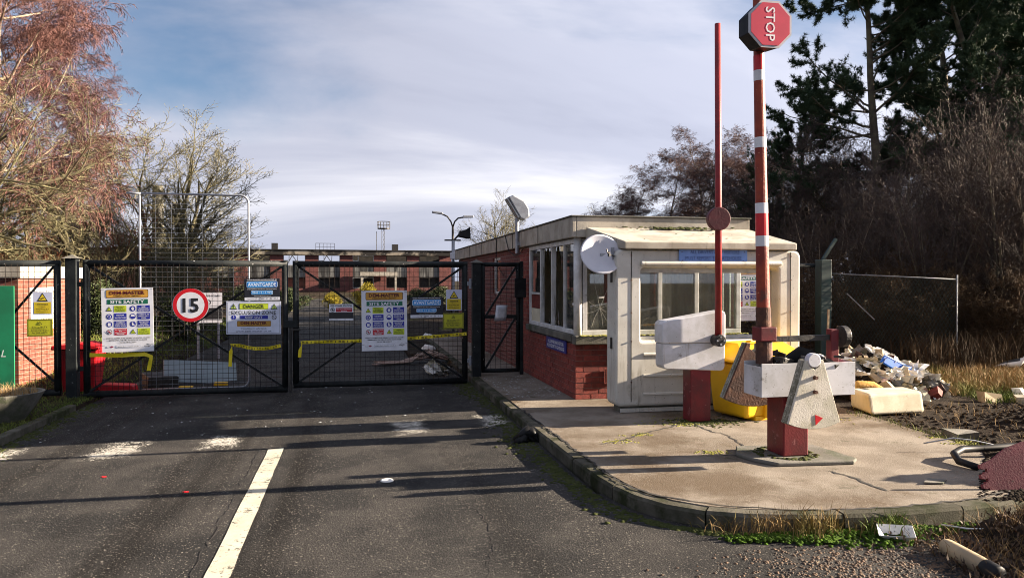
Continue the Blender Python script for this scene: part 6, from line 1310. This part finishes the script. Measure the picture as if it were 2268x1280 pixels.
hedge_dark = dict(rmin=.0045, base=[(0, 0, 0, (0.3*math.cos(a), 0.3*math.sin(a), 1), 4.6, 0.09) for a in (0.2, 2.2, 4.4)], n=[8, 8, 6, 5, 3], jit=[.1, .15, .18, .2, .22], trop=[.02, .0, .0, .02, .02], k=[12, 11, 9, 5], start=[.15, .12, .12, .12], ang=[52, 48, 45, 45], len=[.64, .5, .48, .45], shr=[.35, .3, .3, .2], rad=[.5, .52, .55, .6], tip=[.25, .25, .3, .4, .7])
birchA = bare_tree('birch', 21, birch, M['birch_bark'], M['twig_red'])
oak = bare_tree('oak', 5, oaky, M['olive_bark'], M['twig_olive'])
limeA = bare_tree('lime', 8, lime, M['olive_bark'], M['twig_olive'], 1)
hdark = bare_tree('thicket tree', 61, hedge_dark, M['bark'], M['twig_dark'])
shrubA = bare_tree('shrub', 71, shrub, M['bark'], M['twig_brown'], 1)
thickA = bare_tree('bramble', 81, thick, M['twig_brown'], M['bracken'], 1)
M['twig_birch'] = mat('dark_birch_twigs', (0.115, 0.060, 0.050), (0.08, 0.043, 0.038), 2, 0.85); M['russet'] = mat('russet_twigs', (0.24, 0.075, 0.03), (0.17, 0.055, 0.025), 2, 0.85)  # twig colours of the dark birches and the russet shrubs
def over(meshes, mt_, mc_): return meshes + (mt_, mc_)
birchB = birchA; shrubB = shrubA
dbirch = over(birchA, M['bark'], M['twig_birch']); redsh = over(shrubA, M['bark'], M['russet']); palesh = over(shrubA, M['olive_bark'], M['twig_olive'])
T = lambda x, y: (x, y, float(gz(x, y)) if (x < -4.2 or x > 6.2) and y < 60 else -0.03)

# left side
put_tree('birch_tree', birchA, 'tall russet birch with drooping twigs at upper left', 'tree', T(-8.2, 19.5), 0.4, (1.05, 1.05, 1.05))
put_tree('birch_tree', birchB, 'birch close behind the tall russet birch', 'tree', T(-9.4, 22.6), 2.0, (1.15, 1.15, 1.0))
put_tree('birch_tree', birchB, 'slender pale-stemmed birch between the big birch and the multi-stemmed tree', 'tree', T(-8.6, 27.5), 4.1, (0.72, 0.72, 0.66))
put_tree('bare_tree', oak, 'spreading olive-barked bare tree at the left edge', 'tree', T(-8.7, 18.2), 1.2, 1.12)
put_tree('bare_tree', oak, 'olive bare tree low behind the brick hut', 'tree', T(-7.4, 21.6), 3.6, 0.8)
put_tree('bare_tree', limeA, 'multi-stemmed bare tree behind the upright site fence panel', 'tree', T(-5.9, 27.8), 0.5, (1.35, 1.35, 1.02))
put_tree('shrub', redsh, 'russet twiggy shrub beside the multi-stemmed tree', 'shrub', T(-7.3, 24.5), 0.0, 0.8)
put_tree('shrub', redsh, 'russet twiggy shrub under the big left birch', 'shrub', T(-8.2, 21.8), 2.0, 0.62)
GL = 'bare shrubs along the yard hedge'
for k, (x, y, s_, lab) in enumerate(((-7.4, 20.2, .55, 'pale shrub behind the hut corner'), (-6.6, 22.4, .6, 'pale shrub behind the left safety board'), (-5.6, 23.2, .6, 'pale shrub behind the speed sign'), (-4.6, 24.2, .55, 'pale shrub behind the danger board'), (-5.2, 26.0, .62, 'pale shrub at the foot of the multi-stemmed tree'), (-3.6, 26.5, .5, 'pale shrub at the hedge end'))):
    put_tree('hedge_shrub', palesh, lab, 'shrub', T(x, y), k*1.3, s_, GL)
# leafy bushes
def leafy(seed, n, rx, rz, leaf, m, flat=0.25):
    rg = np.random.RandomState(seed); C = []
    for _ in range(26):
        d = rg.normal(size=3); d /= np.linalg.norm(d); C.append((d[0]*rx*0.62*rg.uniform(.4, 1), d[1]*rx*0.62*rg.uniform(.4, 1), rz*0.5 + d[2]*rz*0.34, rg.uniform(0.22, 0.42)*rx))
    C = np.array(C); idx = rg.randint(0, len(C), n); d = rg.normal(size=(n, 3)); d /= np.linalg.norm(d, axis=1, keepdims=True); rad = rg.uniform(0.55, 1.05, n)[:, None]*C[idx, 3:4]
    P_ = C[idx, :3] + d*rad; P_ = P_[P_[:, 2] > 0.02]; n = len(P_)
    a = rg.normal(size=(n, 3)); a /= np.linalg.norm(a, axis=1, keepdims=True); b = rg.normal(size=(n, 3)); b = np.cross(a, b); b /= np.linalg.norm(b, axis=1, keepdims=True)
    L_ = leaf*rg.uniform(.6, 1.3, n)[:, None]; V = np.stack([P_ - a*L_, P_ + b*L_*0.4, P_ + a*L_, P_ - b*L_*0.4], 1).reshape(-1, 3); i = np.arange(n)[:, None]*4
    return np_mesh('crown', V, i + np.arange(4)[None, :], m)
stemm = mesh_from('trunk', MB().path([(0, 0, 0), (0.05, 0, 0.4), (0.1, 0.05, 0.9)], [0.05, 0.04, 0.02], 6).path([(0, 0, 0), (-0.1, 0.08, 0.5), (-0.2, 0.1, 0.9)], [0.04, 0.03, 0.015], 6), M['bark'])
evg = leafy(3, 9000, 1.0, 1.7, 0.05, M['leaf_dark']); ylw = leafy(4, 14000, 1.0, 1.6, 0.036, M['leaf_yellow'])
for k, (x, y, s_, lab) in enumerate(((-4.4, 22.0, .85, 'dark evergreen bush behind the danger board'), (-6.2, 20.6, .8, 'dark evergreen bush behind the speed sign'), (-7.6, 18.6, .7, 'dark evergreen bush beside the hut'), (-2.9, 27.5, .9, 'dark evergreen bush at the yard hedge end'))):
    put_tree('evergreen_bush', (stemm, evg), lab, 'bush', T(x, y), k*1.7, s_, 'dark evergreen bushes in the yard hedge')
put_tree('yellow_bush', (stemm, ylw), 'large bright yellow bush before the burnt building', 'bush', (0.6, 47.0, -0.03), 0.3, (1.0, 1.0, 1.0), 'yellow bushes')
put_tree('yellow_bush', (stemm, ylw), 'smaller golden bush left of the large yellow bush', 'bush', (-1.25, 46.5, -0.03), 2.3, (0.8, 0.8, 0.65), 'yellow bushes')
for k, (x, y, s_, lab) in enumerate(((-3.5, 45, 1.0, 'low dark shrub left of the golden bush'), (-0.3, 44.5, .45, 'low dark shrub before the golden bush'), (4.2, 52, .9, 'dark shrub before the porch of the burnt building'), (6.2, 55, 1.0, 'dark shrub at the right end of the burnt building'), (-6.5, 47, 1.1, 'dark shrub before the left part of the burnt building'), (-10, 48, 1.2, 'dark shrub near the far left of the yard'))):
    put_tree('dark_shrub', (stemm, evg), lab, 'bush', (x, y, -0.03), k*2.1, (s_*1.4, s_*1.4, s_*0.8), 'dark shrubs before the burnt building')
# behind the gatehouse
put_tree('bare_tree', limeA, 'small pale bare tree behind the wall floodlight', 'tree', (10.0, 50.0, -0.03), 1.0, (1.15, 1.15, 1.08))
put_tree('bare_tree', limeA, 'small bare tree behind the gatehouse roof, left of the birches', 'tree', (14.0, 41.0, 0.3), 2.2, (1.0, 1.0, 0.75))
for k, (x, y, s_, lab) in enumerate(((13.6, 36.5, (.80, .80, .50), 'dark birch, leftmost of the group above the gatehouse roof'), (15.6, 36.0, (.90, .90, .60), 'dark birch in the middle of the group above the gatehouse'), (17.6, 36.5, (.92, .92, .68), 'tallest dark birch behind the thin red arm'), (18.6, 33.0, (.8, .8, .60), 'dark birch just right of the thin red arm'), (12.3, 36.3, (.8, .8, .42), 'low dark birch farthest left over the gatehouse roof'), (16.7, 34.0, (.9, .9, .60), 'dark birch close behind the middle one'), (19.9, 34.6, (.95, .95, .64), 'dark birch farthest right of the group'))):
    put_tree('birch_tree', dbirch, lab, 'tree', (x, y, 0.3), k*1.6, s_, 'dark birches above the gatehouse')
for k, (x, y, s_, lab) in enumerate(((15.2, 25.5, 1.0, 'tangled dark tree behind the thick striped arm'), (17.6, 28.5, 1.15, 'tangled dark tree just right of the birches'), (19.8, 31.5, 1.25, 'tangled dark tree deep between birches and pines'), (14.6, 18.0, .85, 'tangled dark tree behind the chain link fence'), (17.6, 20.0, 1.2, 'tangled dark tree behind the brown shrubs'), (19.2, 24.5, 1.25, 'tangled dark tree below the pine'), (20.2, 20.2, 1.2, 'tangled dark tree at the far right'), (21.0, 29.0, 1.3, 'tangled dark tree deep behind the pines'))):
    put_tree('thicket_tree', hdark, lab, 'tree', (x, y, 0.3), k*0.9, s_, 'tangled dark trees behind the fence')
# pines
def pine(seed, H):
    rg = random.Random(seed)
    P = dict(base=[(0, 0, 0, (0.06, 0.02, 1), H, 0.20)], n=[16, 8, 5, 3], jit=[.03, .09, .15, .2], trop=[.02, .035, .05, .06], k=[34, 11, 6], start=[.34, .22, .2], ang=[72, 48, 45], len=[.34, .36, .4], shr=[.62, .4, .2], rad=[.36, .5, .5], tip=[.2, .25, .4, .6])
    A = grow(seed, P); tips = np.concatenate([A[2][:, 3:6], A[3][:, 3:6], A[3][:, 0:3]]); rs = np.random.RandomState(seed)
    N_ = 16; C = np.repeat(tips, N_, 0); d = rs.normal(size=C.shape); d[:, 2] += 0.5; d /= np.linalg.norm(d, axis=1, keepdims=True); w = np.cross(d, rs.normal(size=C.shape)); w /= np.linalg.norm(w, axis=1, keepdims=True)
    L_ = rs.uniform(.07, .17, len(C))[:, None]; W_ = 0.011; V = np.stack([C - w*W_, C + w*W_, C + d*L_], 1).reshape(-1, 3); F = np.arange(len(V)).reshape(-1, 3)
    return tree_mesh('trunk', A[:3], [8, 6, 4], M['bark']), np_mesh('crown', V, F, M['needle'])
pineA = pine(91, 12.5); pineB = pine(95, 11.0)
for k, (me_, x, y, s_, lab) in enumerate(((pineA, 16.9, 22.2, 1.05, 'dark pine nearest the barriers, long low boughs to the left'), (pineB, 20.8, 23.5, 1.15, 'tall dark pine behind the first pine'), (pineA, 22.6, 20.8, 1.2, 'dark pine at the right picture edge'), (pineB, 16.2, 26.5, .72, 'smaller pine behind the striped arm'), (pineB, 24.5, 26.0, 1.25, 'farthest pine at upper right'), (pineB, 19.6, 20.6, 1.05, 'pine standing close before the second pine'), (pineA, 23.4, 23.6, 1.1, 'pine between the right edge pine and the farthest pine'))):
    put_tree('pine_tree', me_, lab, 'tree', (x, y, 0.3), k*1.9 + 0.6, s_, 'dark pines')
# shrubs at the right behind the fence
for k, (x, y, s_, lab) in enumerate(((13.6, 13.4, 1.05, 'upright brown shrub behind the chain link post'), (14.9, 14.6, 1.15, 'upright brown shrub right of the chain link post'), (16.2, 14.2, 1.2, 'upright brown shrub near the right edge'), (12.4, 14.6, .85, 'upright brown shrub behind the chain link mesh'), (16.0, 16.4, 1.3, 'tall brown shrub under the pine'), (17.6, 15.6, 1.35, 'tallest brown shrub at the right edge'), (14.2, 17.0, 1.1, 'brown shrub behind the others in the thicket'), (11.4, 16.6, .8, 'brown shrub beside the green fence post'))):
    put_tree('brown_shrub', over(shrubA, M['birch_bark'], M['twig_brown']) if k in (1, 2, 5, 7) else (over(shrubA, M['bark'], M['twig_dark']) if k in (3, 6) else shrubA), lab, 'shrub', (x, y, 0.25), k*1.1, s_, 'upright brown shrubs behind the fence')
for k, (x, y, s_, lab) in enumerate(((9.6, 13.8, .8, 'bramble heap behind the green post'), (10.9, 13.2, .85, 'bramble heap behind the chain link mesh'), (12.2, 12.8, .9, 'bramble heap behind the chain link end post'), (13.6, 12.4, .85, 'bramble heap beside the tall dry grass'), (15.0, 12.6, 1.0, 'bramble heap at the right edge'), (8.8, 15.0, .9, 'bramble heap behind the booth'), (7.2, 15.0, .8, 'bramble heap seen through the booth window'), (16.6, 13.2, 1.1, 'bramble heap below the tallest brown shrub'), (11.8, 15.2, 1.1, 'bramble heap deep in the thicket'), (14.0, 15.8, 1.2, 'large bramble heap under the pines'))):
    put_tree('bramble', thickA, lab, 'bramble', (x, y, 0.2), k*0.8, s_, 'bramble heaps behind the fence')
for k, (x, y, s_, lab) in enumerate(((16.0, 18.2, 1.9, 'large dark evergreen bush under the pines'), (18.6, 17.6, 2.0, 'large dark evergreen bush at the right edge'), (19.5, 15.0, 1.5, 'dark evergreen bush beyond the tallest brown shrub'))):
    put_tree('evergreen_bush', (stemm, evg), lab, 'bush', (x, y, 0.2), k*1.3, s_, 'dark evergreen bushes in the right thicket')

# ------------------------------------------------------------------ grass
def scatter_blades(name, n, region, h, w, m, label, lean=0.06):
    pts = []; k = 0
    X = nrs.uniform(region[0], region[1], n); Y = nrs.uniform(region[2], region[3], n); Z = gz(X, Y); H = nrs.uniform(h[0], h[1], n); lx = nrs.normal(0, lean, n); ly = nrs.normal(0, lean, n)
    ok = Z > -0.2
    return blades(name, np.stack([X, Y, Z, H, lx, ly, np.full(n, w)], -1)[ok], m, None, label, 'grass')
scatter_blades('lawn_grass', 42000, (-13, -4.0, 13.2, 31), (0.03, 0.11), 0.012, M['grass'], 'grass on the yard bank behind the left gate')
scatter_blades('rough_grass', 30000, (7.5, 16, 9.6, 13.0), (0.05, 0.20), 0.009, M['dry_grass'], 'rough yellow grass between rubble and thicket', 0.08)
scatter_blades('tall_dry_grass', 9000, (9.5, 17, 11.0, 14.5), (0.25, 0.75), 0.010, M['bracken'], 'tall dead grass below the fence and shrubs', 0.2)
scatter_blades('near_green_grass', 12000, (8.6, 14, 9.0, 11.5), (0.03, 0.10), 0.010, M['grass'], 'short green grass right of the rubble heap', 0.05)
scatter_blades('soil_weeds', 1500, (6.2, 11, 4.6, 9.0), (0.03, 0.12), 0.006, M['dry_grass'], 'sparse dry weeds on the dark soil', 0.06)

# ------------------------------------------------------------------ two gulls on the rough ground
def gull(name, label, loc, rz, back, stand=True):
    t = Thing(name, label, 'bird', loc, (0, 0, rz), 'gulls')
    rings = [(-0.26, 0.10, .008, .006), (-0.18, 0.125, .03, .025), (-0.08, 0.14, .062, .055), (0.02, 0.15, .075, .072), (0.10, 0.17, .066, .070), (0.15, 0.21, .046, .05), (0.165, 0.26, .034, .036), (0.18, 0.295, .036, .034), (0.205, 0.30, .024, .022), (0.225, 0.297, .008, .008)]
    n = 12; V = []; F = []; mi = []
    for x, z, ry, rz_ in rings:
        for k in range(n): a = 2*math.pi*k/n; V.append((x, ry*math.cos(a), z + rz_*math.sin(a)))
    for i in range(len(rings)-1):
        for k in range(n): F.append((i*n+k, i*n+(k+1) % n, (i+1)*n+(k+1) % n, (i+1)*n+k)); mi.append(1 if back and i < 4 and k in (1, 2, 3, 4) else 0)
    F += [tuple(range(n-1, -1, -1)), tuple((len(rings)-1)*n + k for k in range(n))]; mi += [0, 0]
    mb = MB(); mb.add(V, F); mb.m = mi; t.part('body', mb, [M['white_plastic'], M['dark_metal'] if back else M['galv']], smooth=True, local=True)
    mb = MB(); mb.path([(0.222, 0, 0.296), (0.255, 0, 0.290), (0.275, 0, 0.278)], [.010, .007, .002], 6); t.part('beak', mb, M['yellow'], local=True)
    for s_ in (-1, 1):
        mb = MB(); mb.path([(0.03, s_*0.03, 0.09), (0.02, s_*0.03, 0.04), (0.03, s_*0.03, 0.004)], 0.006, 5); mb.add([(0.02, s_*0.03, 0.003), (0.07, s_*0.03-0.025, 0.003), (0.07, s_*0.03+0.025, 0.003)], [(0, 1, 2)]); t.part('leg', mb, M['copper'], local=True)
gull('gull', 'white gull standing on the grass beyond the rubble', (12.3, 14.4, float(gz(12.3, 14.4)) + 0.14), 1.1, False)
gull('gull', 'dark-backed gull on the grass at the right edge', (10.9, 11.0, float(gz(10.9, 11.0)) + 0.0), -0.6, True)
